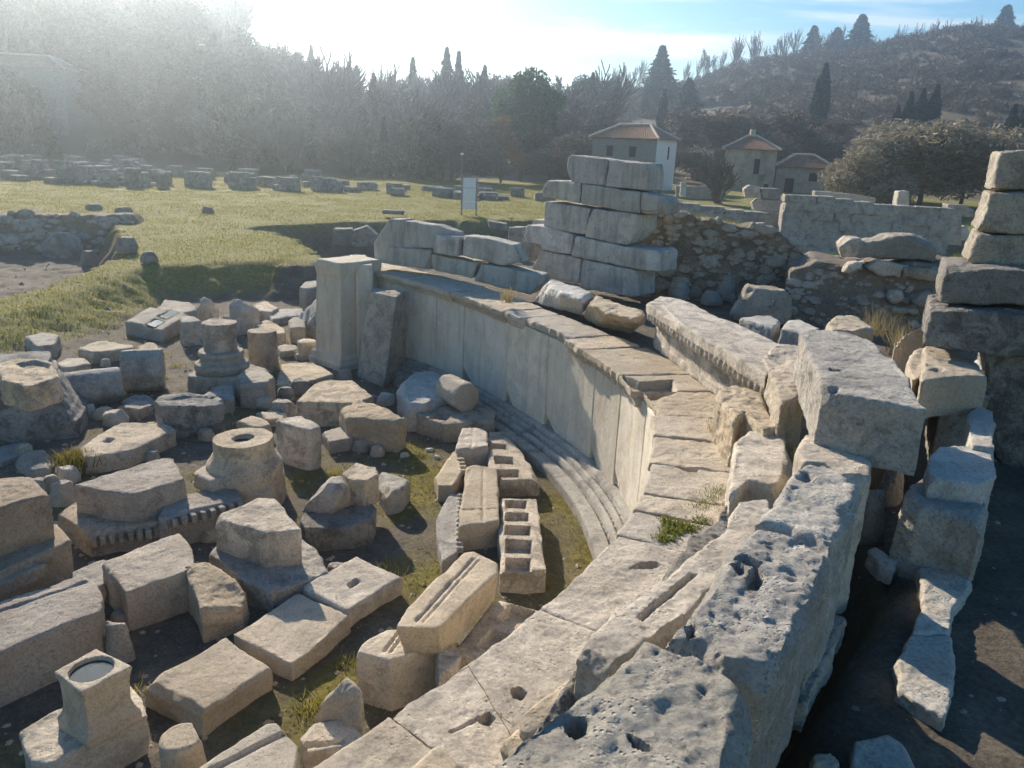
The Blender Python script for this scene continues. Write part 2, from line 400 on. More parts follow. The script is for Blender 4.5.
# ================================================================== fallen stones in the yard
blk('stone_block', 'small upright cube of grey stone at the grass edge, behind the flared pedestal', [(24, 337), (42, 331.5), (60, 335), (54, 344), (33, 346)], by=(4, 361), mat='grey')
blk('stone_slab', 'thick pale slab with a sunlit top between the grass and the fallen round shaft', [(77, 348), (97, 341), (133, 344), (134, 347), (92, 352)], by=(4, 364), mat='cream')
blk('stone_fragment', 'low wedge shaped fragment between the small cube and the thick pale slab', [(52, 363), (67, 357.5), (84, 358), (92, 363), (65, 368)], by=(4, 376), mat='tan', amp=1.4)
# flared pedestal with a broken stone on it
pc = at(26, 440, 0.); pc = pc + np.array([pc[0], pc[1], 0]) / np.hypot(pc[0], pc[1]) * .95
S = Solid(); lathe(S, pc, [(1.08, -.06), (1.06, .26), (1.0, .28), (.93, .4), (.9, .42), (.76, .68), (.7, .8), (.69, .84), (.6, .86), (.59, .92), (.65, .94), (.67, .98), (.65, 1.02), (.58, 1.04), (.57, 1.22)], n=40, sq=.75)
S.v = [(pc[0] + (x - pc[0]) * .9 - (y - pc[1]) * .42, pc[1] + (x - pc[0]) * .42 + (y - pc[1]) * .9, z) for x, y, z in S.v]
finish('moulded_pedestal', S, 'dark', 'large flared pedestal with worn mouldings at the far left, a broken stone on top', 'pedestal', GR, amp=.9, vox=.024)
blk('broken_stone', 'broken slab with a hollow in its top, lying on the flared pedestal', [(-4, 362), (19, 357.5), (36, 358.5), (52, 361), (60, 376), (26, 386.5), (0, 379)], z=1.55, zb=1.2, mat='tan', amp=1.8, carve=[([(17, 363), (34, 360), (50, 364), (47, 370), (26, 371)], .07)])
def shaft(name, label, p0, p1, r, mat, z=None, n=32, flutes=0, r1=None, cat='column drum', fd=.06, group=GR, amp=1., rot=0, vox=None, chip=1.):
    a, b = at(*p0, r if z is None else z), at(*p1, r if z is None else z)
    dz = r - .03 + gz(*((a + b) / 2)[:2]) if z is None else z
    a = at(*p0, dz); b = at(*p1, dz)
    S = Solid(); lying(S, a, b, r, n, r1, flutes, fd, rot); return finish(name, S, mat, label, cat, group, amp=amp)
shaft('column_drum', 'smooth round shaft piece lying on its side beside the flared pedestal', (66, 391), (121, 384), .36, 'grey')
blk('stone_block', 'squared block behind the fluted drum, in front of the slab with rain pools', [(137, 346), (150, 341.5), (157, 344), (161, 352), (140, 357)], by=(4, 372), mat='tan')
shaft('column_drum', 'short fluted drum lying on its side with grooves along its top', (123, 371), (164, 369), .47, 'grey', flutes=9, fd=.09)
o = blk('stone_slab', 'tilted slab with two rectangular sockets full of rain water, at the back of the stones', [(125, 321), (149, 306.5), (188, 313), (176, 321), (163, 329)], by=(4, 343), mat='grey', carve=[([(157, 316), (171, 309), (180, 312), (167, 319)], .09), ([(145, 324), (156, 318), (165, 321), (155, 327)], .09)])
pool(o, [(157, 316), (171, 309), (180, 312), (167, 319)], zt(o) - .035); pool(o, [(145, 324), (156, 318), (165, 321), (155, 327)], zt(o) - .035)
blk('stone_block', 'long carved block at the grass bank foot behind the slab with rain pools', [(157, 308), (165, 299.5), (190, 302), (199, 309), (182, 313)], by=(4, 322), mat='grey')
blk('stone_block', 'tilted block with a sharp raised corner at the foot of the grass bank', [(195, 309, .75), (203, 296.5, .95), (221, 303, .75), (219, 308, .6), (205, 313, .55)], z=.7, mat='cream')
blk('stone_slab', 'thin leaning slab directly behind the column stub on the moulded base', [(205, 316, .5), (211, 306.5, .75), (242, 315, .55), (236, 319, .4)], z=.55, mat='cream')
blk('stone_block', 'squared beam end sloping down at the foot of the bank, beyond the two standing stubs', [(228, 303.5, .85), (238, 298, .95), (262, 309.5, .6), (254, 313, .55), (236, 310, .7)], z=.8, mat='cream')
blk('stone_block', 'rounded block at the foot of the bank, right of the sloping beam end', [(253, 304), (265, 300.5), (279, 307), (272, 312), (258, 311)], by=(3, 321), mat='tan', wear=.06)
blk('stone_block', 'long low block lying beyond the broken drum stub, near the leaning pilaster', [(268, 313), (278, 308.5), (303, 308), (305, 314), (272, 319)], by=(4, 325), mat='grey')
blk('stone_block', 'pale squared block just behind the broken drum stub', [(254, 323), (268, 319.5), (284, 328), (286, 333), (268, 334)], by=(4, 346), mat='tan')
blk('stone_block', 'dull block between the drum stub and the tilted fluted slab', [(288, 320), (296, 316), (306, 320), (305, 327), (290, 327)], by=(4, 343), mat='grey')
blk('stone_block', 'low pale stone lying left of the pale cube beside the pilaster foot', [(276, 347), (284, 344), (297, 345), (297, 350), (280, 352)], by=(4, 358), mat='grey')
blk('stone_block', 'small pale cube beside the foot of the moulded pilaster', [(297, 340), (303, 337.5), (316, 339), (317, 342), (300, 343)], by=(4, 360), mat='cream')
blk('fluted_slab', 'tilted slab with diagonal grooves leaning by the pilaster', [(291, 322, .3), (317, 297, 1.0), (324, 301, 1.0), (322, 318, .6), (300, 328, .25)], z=.5, mat='grey', grooves=[((296, 322), (318, 302), .07, .04), ((300, 325), (321, 307), .07, .04)])
blk('stone_block', 'upright block with a sloping white edge standing behind the moulded pilaster', [(299, 288), (304, 281.5), (327, 279.5), (330, 284), (306, 289)], by=(4, 309), mat='grey')
blk('stone_slab', 'tall tilted grey slab standing just left of the column stub', [(178, 318), (184, 315), (201, 317), (204, 321), (182, 322)], by=(4, 347), mat='grey')
# column stub on a moulded base
c = at(219, 321, 1.45); g0 = gz(c[0], c[1]); c = np.array([c[0], c[1], g0])
col = empty('column_on_base', c); tag(col, 'column stub standing on a round moulded base and plinth, the tallest among the fallen stones', 'column', GR)
S = Solid(); lathe(S, c, [(.62, -.06), (.6, .36)], n=40, sq=.8); finish('plinth', S, 'grey', parent=col, amp=1.3)
S = Solid(); lathe(S, c, [(.5, .33), (.55, .38), (.575, .46), (.55, .55), (.48, .58), (.45, .62), (.44, .67), (.47, .7), (.485, .75), (.46, .81), (.36, .83)], n=44); finish('moulded_base', S, 'grey', parent=col, vox=.025, amp=.8)
S = Solid(); lathe(S, c, [(.335, .8), (.325, 1.0), (.34, 1.2), (.37, 1.43)], n=36); finish('shaft', S, 'brown', parent=col, amp=1.8)
c = at(262, 331, .95); c = np.array([c[0], c[1], gz(c[0], c[1])]); S = Solid(); lathe(S, c, [(.36, -.06), (.34, .4), (.34, .97)], n=44, flutes=20, fd=.06)
finish('column_drum', S, 'brown', 'upright broken column drum with a scalloped top, right of the column on the moulded base', 'column drum', GR, amp=1.2)
blk('carved_block', 'rounded capital block with a hollow underside in front of the upright broken drum', [(235, 373), (243, 367), (258, 365.5), (269, 367.5), (275, 377), (266, 383), (240, 383)], by=(6, 409), mat='grey', wear=.08)
shaft('column_piece', 'short thin cylinder lying in front of the rounded capital block', (259, 402), (272, 404), .15, 'cream')
blk('stone_block', 'leaning grey block between the dark trough and the rounded capital block', [(201, 396), (221, 385), (233, 384), (235, 398), (214, 402)], by=(4, 416), mat='grey', amp=1.5)
blk('stone_trough', 'dark rough trough shaped block with a raised rim, left of the holed column base', [(154, 401), (164, 394.5), (190, 392.5), (218, 396), (224, 403), (214, 405.5), (162, 406)], by=(6, 437), mat='dark', amp=2.2, carve=[([(166, 399), (188, 395.5), (214, 398), (212, 401.5), (170, 402)], .035)])
blk('stone_slab', 'small flat brown slab left of the dark trough block', [(116, 406.5), (130, 401.5), (146, 400), (153, 405), (139, 410)], by=(4, 419), mat='brown')
blk('stone_fragment', 'low rounded drum fragment behind the small flat brown slab', [(121, 400), (132, 394.5), (146, 394), (156, 400), (138, 405)], by=(4, 413), mat='grey', wear=.07)
for bx, lb in (((80, 405, 98, 419), 'pale rough stone right of the flared pedestal foot'), ((92, 408, 116, 421), 'jagged white stone next to the pale one by the pedestal foot'), ((103, 411, 128, 427), 'flat thin fragment tucked behind the big socketed slab')):
    rock('stone', lb, bx, mat='cream')
blk('stone_slab', 'large slanting slab with a small socket in its top, between the pedestal and the trough', [(79, 448), (99, 434), (121, 422.5), (164, 422), (176, 429.5), (129, 451), (84, 457)], by=(6, 474), mat='tan', carve=[([(102, 442), (108, 438), (114, 439), (109, 443)], .06)])
# column base with a water filled hole
c0 = at(243, 437.5, 1.05); c = np.array([c0[0], c0[1], 0.])
S = Solid(); lathe(S, c, [(.44, .34), (.52, .42), (.545, .56), (.53, .68), (.46, .78), (.435, .82), (.42, .86), (.42, 1.05)], n=48); lathe(S, c, [(.52, -.06), (.5, .4)], n=32, sq=.7)
hp = [c0[:2] + np.array([math.cos(t) * .145, math.sin(t) * .13]) for t in np.linspace(0, 6.28, 17)[:-1]]
o = finish('holed_pedestal', S, 'tan', 'round column base with a rain filled hole in its top and a wide swelling below', 'column base', GR, vox=.022); PEND[-1][5].append((hp, .16)); disc(o, (c[0], c[1], .985), .17)
blk('stone_slab', 'flat grey slab cut off by the left edge, below the flared pedestal', [(-20, 452), (22, 440.5), (33, 443), (30, 451), (0, 463)], by=(4, 468), mat='grey')
blk('stone', 'rough broken rock with a lit left half, below the flared pedestal', [(13, 461), (20, 452), (31, 446.5), (44, 447), (55, 459), (50, 468), (30, 470)], by=(6, 481), mat='grey', wear=.08, amp=2.2)
rock('stone', 'small pale broken stone by a mossy tuft left of the large socketed slab', (59, 467, 80, 484), mat='cream')
rock('stone', 'small rounded boulder above the squared block at the left edge', (44, 476, 59, 491), mat='tan')
rock('stone', 'wedge shaped loose stone beside the slanting wedge block', (53, 483, 77, 507), mat='cream')
# pair at the left edge
o = blk('dentil_block', 'lower block of the stack at the left edge, with a row of worn dentils', [(-50, 545), (5, 522), (58, 523), (71, 540), (42, 554), (-10, 577)], z=.58, mat='brown', dent=(5, 4, 5, .16, .1, .16, .07), vox=.022)
blk('stone_block', 'big squared brown block resting on the dentil block at the left edge', [(-40, 484), (0, 477), (32, 475.5), (49, 494), (0, 508), (-40, 522)], z=1.15, zb=.58, mat='brown', amp=1.3)
o = blk('dentil_block', 'block with dentils supporting the wedge shaped slab, in deep shade', [(57, 513), (74, 503), (150, 497), (161, 521), (88, 532)], by=(4, 558), mat='brown', dent=(4, 3, 8, .12, .07, .13, .07), vox=.018)
blk('stone_slab', 'thick wedge shaped slab lying aslant on the shaded dentil block', [(72, 484), (164, 457), (173, 457.5), (185, 478), (140, 495), (103, 490.5)], z=zt(o) + .4, zb=zt(o) - .02, mat='brown', amp=1.3)
o = blk('dentil_block', 'long block with a clear row of dentils, right of the wedge shaped slab', [(157, 519), (166, 500), (230, 481), (243, 498)], by=(0, 552), mat='brown', dent=(0, 3, 9, .09, .07, .13, .07), vox=.018)
blk('stone_slab', 'small flat stone lying on the long dentil block', [(192, 472.5), (206.5, 463.5), (218, 464), (222, 469), (233, 475), (211, 481)], z=zt(o) + .16, zb=zt(o) - .02, mat='tan')
blk('stone_block', 'low rough block with a bright sloping top, right of the large squared tan block', [(185, 566), (204, 559), (219, 567, .42), (248, 592, .34), (244, 606, .3), (200, 610, .4)], z=.5, mat='tan', amp=1.6)
blk('stone_block', 'large squared tan block with a pecked top, in the middle of the left stones', [(100, 562), (180, 533), (187, 541), (195, 552), (193, 570), (152, 582), (125, 591)], by=(6, 632), mat='tan', amp=1.2)
blk('stone_slab', 'thin dressed slab half hidden behind the large squared tan block', [(69, 573), (106, 557), (112, 570), (104, 585), (76, 590)], z=.28, mat='grey')
blk('stone_beam', 'long heavy beam with a raised rim along its top, at the left edge', [(-70, 628), (0, 600), (86, 573), (95, 575), (104, 598), (100, 611), (40, 634), (0, 652), (-70, 684)], by=(6, 686), mat='brown', amp=1.2, grooves=[((-60, 632), (92, 580), .05, .025)])
rock('stone', 'small shaded slab wedged between the long beam and the large tan block', (106, 628, 134, 662), mat='grey', depth=.5)
# stack in the middle
o = blk('stone_block', 'lower rough block with white patches under the pecked block', [(209, 553), (216, 545), (300, 538), (317, 549), (328, 571), (272, 592), (245, 582)], by=(6, 604), mat='grey', amp=2.)
blk('stone_block', 'pecked squared block resting on the lower rough block, left of the square holed slab', [(212, 517), (258, 496.5), (275, 498), (285, 509), (302, 530), (264, 533), (236, 524)], z=zt(o) + .46, zb=zt(o) - .03, mat='tan', amp=1.3)
o = blk('stone_block', 'flat topped block carrying a pointed boulder and a small cube', [(300, 520), (303, 512), (345, 506), (371, 502), (377, 508), (372, 520), (352, 527), (305, 528)], by=(7, 551), mat='dark')
blk('stone', 'pointed brown boulder standing on the flat topped block', [(318, 484), (328, 476), (342, 475), (349, 481), (345, 487)], z=zt(o) + .42, zb=zt(o) - .03, base=[(301, 512), (325, 500), (346, 499), (352, 506), (330, 516)], mat='brown', wear=.06, amp=1.6)
blk('stone_block', 'small upright cube next to the pointed boulder', [(341, 473), (356, 462), (376, 467), (379, 475), (367, 481), (349, 479)], z=zt(o) + .38, zb=zt(o) - .03, mat='tan')
blk('stone_block', 'rough pale block behind the small upright cube', [(376, 480), (382, 471), (410, 480), (403, 489), (386, 492)], by=(4, 514), mat='grey', amp=1.6)
blk('stone_block', 'big block with a smooth rounded flat top, in front of the standing pillar', [(295, 402), (311, 384), (330, 379), (352, 380), (374, 396), (357, 403), (327, 402)], by=(6, 427), mat='tan', j=.008)
blk('stone_block', 'rough lumpy block with a bright upper edge, right of the flat topped rounded block', [(339, 407), (357, 399), (381, 404), (407, 417), (398, 422), (372, 419), (346, 417)], by=(5, 450), mat='tan', amp=2.2, wear=.06)
blk('stone_block', 'block with a chalky white face, right of the holed column base', [(275, 421), (281, 417), (299, 413.5), (321, 427), (310, 430), (288, 425)], by=(5, 466), mat='tan', amp=1.5)
blk('stone_block', 'low reddish stone squeezed between the white faced block and the lumpy block', [(322, 432), (338, 426), (350, 427), (353, 437), (330, 442)], by=(4, 455), mat='brown')
blk('stone_block', 'small pale block behind the holed column base', [(236, 421), (251, 415), (267, 420), (272, 425), (254, 427)], by=(4, 440), mat='tan')
blk('stone_slab', 'low flat stone between the small pale block and the rounded flat topped block', [(255, 413), (272, 409), (287, 413), (282, 419), (266, 419)], by=(4, 427), mat='tan')
rock('stone', 'long low stone leaning on the side of the rounded flat topped block', (268, 399, 300, 420), mat='grey')
rock('stone', 'small dark boulder left of the flat topped rounded block', (277, 386, 296, 402), mat='dark')
rock('stone', 'dark stone under the thin slab near the pilaster foot', (290, 379, 312, 396), mat='dark')
blk('paving_slab', 'sunlit flat paving slab on the ground in front of the pilaster', [(276, 385), (281, 364), (313, 361), (335, 374), (300, 383)], z=.1, mat='cream')
# middle row
blk('stone_slab', 'squared slab with a pecked top and a dark streak, nearest the stone bowl', [(143, 682), (226, 637), (272, 668), (201, 712)], by=(3, 736), mat='cream', amp=.9)
blk('stone_slab', 'squared slab half in shade, second in the row of three from the bowl', [(232, 634), (299, 591), (352, 615), (291, 664)], by=(3, 682), mat='cream', amp=.9)
blk('stone_slab', 'squared slab with a small rectangular dowel hole, farthest of the row of three', [(303, 586), (356, 556), (403, 577), (347, 610)], by=(3, 630), mat='cream', amp=.9, carve=[([(347.5, 584), (355, 579), (359, 581), (351, 587)], .1)])
# stone bowl
lo = blk('stone_block', 'rough base block under the square stone bowl', [(20, 731), (54, 709), (128, 683), (146, 702), (149, 716), (60, 765), (30, 762)], by=(5, 800), mat='cream', amp=1.4)
zb0 = zt(lo)
zf = solve_z(81, 690, 746, zb0 - .0)
S = Solid(); tp = [at(x, y, zf) for x, y in ((55, 671), (96, 648), (131, 665), (82, 691))]; cc = sum(tp) / 4
def sc(k, z): return [np.array([cc[0] + (p[0] - cc[0]) * k, cc[1] + (p[1] - cc[1]) * k, z]) for p in densify(tp, .12, .004)]
random.seed(3); R = [sc(k, zb0 + (zf - zb0) * t) for k, t in ((1.12, -.02), (1.13, .16), (1.0, .26), (.93, .4), (.95, .75), (1.06, .94), (1.03, 1.))]
S.rings(R)
o = finish('stone_bowl', S, 'cream', 'square stone bowl with rain water in its round hollow, standing on a rough base block', 'bowl', GR, vox=.016, amp=.7, chip=.5)
br = min(np.linalg.norm(tp[0] - tp[1]), np.linalg.norm(tp[1] - tp[2])) * .445; PEND[-1][5].append(([cc[:2] + np.array([math.cos(t), math.sin(t)]) * br for t in np.linspace(0, 6.28, 25)[:-1]], .1)); disc(o, (cc[0], cc[1], zf - .04), br * .99)
c = at(181, 736, .62); S = Solid(); lathe(S, np.array([c[0], c[1], 0]), [(.165, -.06), (.17, .3), (.165, .6), (.14, .62)], n=32); finish('column_piece', S, 'cream', 'small round stub standing on end beside the stone bowl', 'column drum', GR, vox=.014, amp=.7)
blk('architrave_beam', 'smooth grooved beam cut off by the bottom edge beside the small round stub', [(150, 796), (268, 722.5), (287, 721.5), (298, 733), (293, 776), (240, 815)], z=.62, mat='cream', amp=.6, grooves=[((200, 776), (291, 729), .05, .035)])
blk('moulded_fragment', 'small moulded fragment with a ledge, right of the smooth grooved beam', [(300, 734), (311, 723), (351, 715.5), (364, 739), (361, 747), (309, 752)], by=(5, 776), mat='cream', grooves=[((305, 745), (345, 741), .05, .04)])
blk('stone_block', 'sloping broken block under the upright block with two grooves', [(311, 716, .25), (322, 700, .4), (346, 674, .62), (362, 690, .6), (362, 716, .4), (335, 724, .2)], z=.45, mat='cream', amp=1.8)
blk('architrave_block', 'upright squared block with two grooves across its top, below the leaning grooved beam', [(356, 651), (364, 641), (386, 627), (432, 627), (441, 640), (391, 661)], by=(5, 714), mat='cream', amp=1.2, grooves=[((384, 651), (401, 629), .03, .03), ((390, 652), (408, 629), .03, .03)])
blk('stone_block', 'shaded block filling the corner behind the upright grooved block', [(436, 644), (444, 640), (458, 644), (462, 656), (450, 670), (438, 676)], z=.6, mat='tan')
blk('architrave_beam', 'smooth leaning beam with a double groove, lying aslant across the coffered slab', [(396, 626), (405, 609), (464, 552), (475, 551), (498, 562), (499, 572), (438, 628)], z=.95, zb=.55, base=[(404, 655), (412, 636), (463, 582), (474, 581), (494, 592), (495, 600), (443, 655)], mat='cream', amp=.7, grooves=[((416, 621), (474, 558), .035, .025), ((423, 622), (479, 560), .02, .02)])
blk('coffered_slab', 'coffered ceiling slab half hidden between the leaning beam and the ledge', [(452, 652), (496, 598.5), (546, 611), (560, 640), (510, 668)], z=.5, mat='tan', amp=.6, carve=[([(499, 617), (511, 604), (534, 610), (520, 630)], .1), ([(478, 645), (492, 629), (512, 637), (500, 655)], .1)])
CF = 'carved ceiling and cornice pieces at the foot of the wall'
blk('coffered_slab', 'long coffered slab with five sunken panels, nearest the mossy ground', [(500, 497), (537, 498), (546, 570), (500, 571)], by=(3, 594), mat='tan', amp=.6, group=CF, vox=.018, carve=[([(506, 500), (526, 500.5), (526, 508), (506, 507.5)], .13), ([(506, 512.5), (528, 513), (529, 521), (506, 521)], .13), ([(505, 525), (530, 526), (530, 535), (505, 534)], .13), ([(506, 539), (531, 540), (532, 553), (506, 552)], .13), ([(506, 557.5), (530, 558), (531, 570), (506, 570)], .13)])
blk('coffered_slab', 'coffered slab with three sunken panels, between the short beam and the curved step', [(489, 432), (503, 431), (521, 450), (540, 480), (500, 480.5), (488, 465)], by=(4, 497), mat='tan', amp=.6, group=CF, vox=.018, carve=[([(490, 444), (505, 444.5), (508, 449.5), (490, 449)], .13), ([(494, 456.5), (512, 457), (516, 465), (496, 464.5)], .13), ([(496, 470), (518, 470.5), (521, 478), (498, 477.5)], .13)])
blk('architrave_beam', 'beam standing on edge between the long coffered slab and the dentil cornice', [(466.5, 466.5), (474, 464.5), (497, 467.5), (500, 521), (458, 527)], by=(4, 553), mat='cream', amp=.8, group=CF, grooves=[((483, 467), (483, 522), .03, .02), ((462, 510), (499, 508), .015, .02)])
blk('cornice_block', 'cornice with a tight row of small dentils, left of the beam standing on edge', [(450, 492.5), (460, 493), (458, 550), (441, 563), (436, 520)], by=(3, 577), mat='grey', group=CF, vox=.016, amp=.7, dent=(1, 2, 13, .03, .055, .09, .05))
blk('architrave_block', 'short squared beam end with faint grooves, at the far end of the carved pieces', [(461.5, 428), (474, 426.5), (487.5, 428), (489, 446), (455.5, 449)], by=(4, 471), mat='cream', amp=1., group=CF, grooves=[((473, 427), (472, 447), .03, .02)])
blk('cornice_block', 'short cornice with dentils and a curled end, left of the short squared beam end', [(449, 453), (456, 450), (463, 472), (452, 486), (438, 485), (435, 473)], by=(4, 503), mat='cream', group=CF, vox=.017, amp=.8, dent=(1, 2, 6, .04, .06, .1, .06))
o = blk('coffered_slab', 'coffered block with one open socket carrying an eight sided shaft piece', [(416, 413), (421, 405), (452, 402), (496, 410), (495, 421), (444, 424)], by=(5, 444), mat='brown', group=CF, carve=[([(430, 418), (441, 411), (449, 415), (446, 420)], .2)])
shaft('octagonal_shaft', 'eight sided shaft piece lying on the coffered block with the open socket', (447, 387), (467, 398), .3, 'cream', z=zt(o) + .27, n=8, group=CF, rot=.39, vox=.02, chip=.3)
blk('stone_block', 'big bluish white lump in the shade in front of the curved wall', [(397, 387), (402, 376), (417, 370), (436, 370), (451, 377), (448, 396), (425, 404), (408, 404)], z=.55, mat='white', amp=2.2, wear=.08)
rock('stone', 'pale angular stone in the shade left of the bluish white lump', (376, 392, 397, 408), mat='white')
for bx in ((424, 448, 434, 453), (433, 455, 441, 460), (400, 452, 409, 458)):
    rock('stone', 'small white chip of stone on the moss near the carved cornices', bx, mat='white', group='white chips on the moss')
# free standing pillar and pilaster
blk('stone_pillar', 'free standing rough square pillar in front of the end of the curved wall', [(367.5, 291), (374, 287.5), (406, 291.5), (396, 297)], by=(3, 387), zb=0, base=[(357, 377), (368, 370), (406, 374), (384, 388)], mat='grey', cat='pillar', group=None, amp=1.4, vox=.03)

_rs = random.getstate(); random.seed(21)
for k in range(52):                       # broken bits lying in the gaps
    px, py = random.uniform(5, 420), random.uniform(335, 640); g_ = at(px, py, 0.)
    if sdpoly(YARD, g_[:1], g_[1:2])[0] > -.4 or (px > 380 and py > 455): continue
    w_ = random.uniform(9, 20) * (.6 + (py - 300) / 400); rock('stone', 'small broken stone lying in the gaps between the larger blocks of the yard', (px - w_ / 2, py - w_ * .75, px + w_ / 2, py), 0., random.choice(['grey', 'tan', 'cream', 'brown']), 'small broken stones in the gaps of the yard')
random.setstate(_rs)

# ================================================================== curved wall
cw = empty('curved_wall', (EC[len(EC) // 2][0], EC[len(EC) // 2][1], 0.)); tag(cw, 'curved marble wall of plain panels with moulded foot and flat coping round the yard', 'wall')
def arc(s0, s1, off, n=5): return [ept(s, off) for s in np.linspace(s0, s1, n)]
def band(S, s0, s1, a, b, z0, z1, n=5, jag=0):
    A = arc(s0, s1, a, n); B = arc(s0, s1, b, n)[::-1]
    if jag: A = [p + np.array([random.uniform(-jag, jag), random.uniform(-jag, jag), 0]) for p in A]
    P = A + B
    dz = [p[2] for p in P]
    S.rings([[np.array([p[0], p[1], z0 if z0 < 1 else p[2] + z0 - 2.2]) for p in P], [np.array([p[0], p[1], z1 if z1 < 1 else p[2] + z1 - 2.2]) for p in P]])
def at_s(px): return s_of(*px)
js = [0., at_s((400, 277, 2.32)), at_s((428, 284, 2.3)), at_s((468, 296, 2.25)), at_s((505, 312, 2.23)), at_s((549, 330, 2.21)), at_s((590, 352, 2.2))]
while js[-1] + 1.0 < ELEN: js.append(js[-1] + random.uniform(.95, 1.25))
js.append(ELEN)
for k, (s0, s1) in enumerate(zip(js[:-1], js[1:])):
    S = Solid(); band(S, s0 + .01, s1 - .01, .1, .5, .3, 2.06, 5)
    o = finish('wall_panel', S, 'panel', parent=cw, vox=.026 if k > 4 else .03, amp=.35, chip=.25)
    p = ept(s0 + .02, .1)                    # chipped foot beside some of the joints
    if k in (3, 4, 5, 6, 7): PEND[-1][5].append(('notch', p, .34 + .05 * (k % 2), .3))
S = Solid()                               # moulded foot: two rounded steps
prof = [(-.52, -.08), (-.52, .15), (-.5, .18), (-.3, .18), (-.285, .1), (-.265, .1), (-.25, .22), (-.22, .27), (-.17, .27), (-.155, .2), (-.14, .2), (-.125, .3), (-.1, .33), (-.06, .33), (-.045, .27), (-.03, .27), (-.01, .37), (.03, .4), (.3, .4), (.3, -.08)]
sl = np.linspace(0, s_of(602, 554, 0.) + 6., 90); sl = sl[sl < ELEN]
S.rings([[np.array([*ept(s, d)[:2], z]) for d, z in prof] for s in sl])
finish('moulded_foot', S, 'grey', parent=cw, vox=.02, amp=.4, chip=.5)
# coping: joints read off the ledge, both edges in order
cj = [0., at_s((400, 277, 2.32)), at_s((452, 291, 2.26)), at_s((484, 303, 2.25)), at_s((508, 313, 2.23)), at_s((526, 320, 2.22)), at_s((566, 338, 2.2)), at_s((585, 348, 2.2)), at_s((622, 374, 2.2)), at_s((640, 392, 2.2)), at_s((653, 416, 2.2)), at_s((657, 436, 2.2)), at_s((652, 460, 2.2)), at_s((646, 492, 2.2)), at_s((641, 508, 2.2)), at_s((619, 533, 2.2)), at_s((545, 611, 2.2)), at_s((396, 716, 2.2)), ELEN]
wid = [1.0, 1.0, 1.0, .95, .9, .9, 1.0, 1.1, 1.2, 1.3, 1.4, 1.35, 1.3, 1.2, 1.2, 1.25, 1.2, 1.2]
for k, (s0, s1) in enumerate(zip(cj[:-1], cj[1:])):
    if s1 - s0 < .1: continue
    far = k < 9; S = Solid(); g = .012; n = max(4, int((s1 - s0) / .12)); jz = random.uniform(-.02, .02)
    rec = (-.02, -.06, 0, -.03, .02, .1, -.04, -.02, -.02, .12, 0, 0, .03, 0, 0, 0, 0, 0)[k]
    band(S, s0 + g, s1 - g, rec - .02, wid[k], 2.08, 2.2 + jz, n, .02 if far else .012)
    if far: band(S, s0 + g, s1 - g, rec + .05, wid[k] - .1, 1.96, 2.1, n, .01)
    else: band(S, s0 + g, s1 - g, rec + .03, wid[k], 1.8, 2.1, n, .01)
    o = finish('coping_slab', S, 'cream', parent=cw, amp=1.2 if not far else 1., chip=1.6 if far else .8)
    d = max(3, np.hypot(*ept((s0 + s1) / 2)[:2])); 
    if k in (8, 9): PEND[-1][5].append(([at(x, y, 2.2)[:2] for x, y in ((622, 375), (640, 382), (672, 380), (676, 392), (655, 399), (640, 398))], .12))
    if k == 12: PEND[-1][5].append(([at(x, y, 2.2)[:2] for x, y in ((675, 465.5), (680, 464), (697, 467.5), (698, 471), (689, 471))], .07))
    if k == 15: PEND[-1][5].append(([at(x, y, 2.2)[:2] for x, y in ((631, 568), (640, 563), (655, 562), (660, 565), (652, 568), (643, 567))], .07))
    if k == 16:
        for pl in (((512, 690), (519, 688), (526, 692), (522, 698), (514, 697)), ((479, 719), (488, 713), (494, 718), (489, 724), (481, 723))): PEND[-1][5].append(([at(x, y, 2.2)[:2] for x, y in pl], .08))
        PEND[-1][5].append(([at(x, y, 2.2)[:2] for x, y in ((450, 731), (480, 716), (481, 718), (451, 733))], .03)); PEND[-1][5].append(([at(x, y, 2.2)[:2] for x, y in ((486, 700), (487, 700), (487, 701), (486, 701))], .02))
# end pilaster
S = Solid(); F0 = [(307, 362), (340, 373), (346, 371), (340, 352)]
pb = [at(308, 361, 0.), at(340, 373, 0.)]; e = pb[1] - pb[0]; Lp = np.linalg.norm(e[:2]); e = e / Lp; nb = np.array([-e[1], e[0], 0]); 
if nb[1] < 0: nb = -nb
zz = solve_z(347, 264, 373, 0.); pz = zz
def prect(a, b, d0, d1, z): return [np.array([*(pb[0] + e * (Lp * t_) + nb * q)[:2], z]) for t_, q in ((a, d0), (b, d0), (b, d1), (a, d1))]
S.rings([prect(0, 1, 0, 1.3, -.06), prect(0, 1, 0, 1.3, .16), prect(.04, .97, .04, 1.28, .2), prect(.04, .97, .04, 1.28, .3), prect(.12, .93, .1, 1.26, .36), prect(.14, .92, .12, 1.26, .8), prect(.2, .92, .14, 1.26, pz - .4), prect(.22, .94, .1, 1.3, pz - .3), prect(.2, .96, .06, 1.3, pz - .12), prect(.3, .97, .1, 1.3, pz)])
finish('end_pilaster', S, 'panel', parent=cw, vox=.03, amp=.9)
S = Solid(); a_ = pb[1] + nb * .5; b_ = ept(0.05, .1); q = np.array([-(b_ - a_)[1], (b_ - a_)[0], 0]); q = q / np.linalg.norm(q) * .4
if q[1] < 0: q = -q
S.rings([[np.array([*p[:2], z]) for p in (a_, b_, b_ + q, a_ + q)] for z in (-.05, 1.0, pz - .06)])
finish('return_wall', S, 'panel', parent=cw, vox=.04, amp=.6)

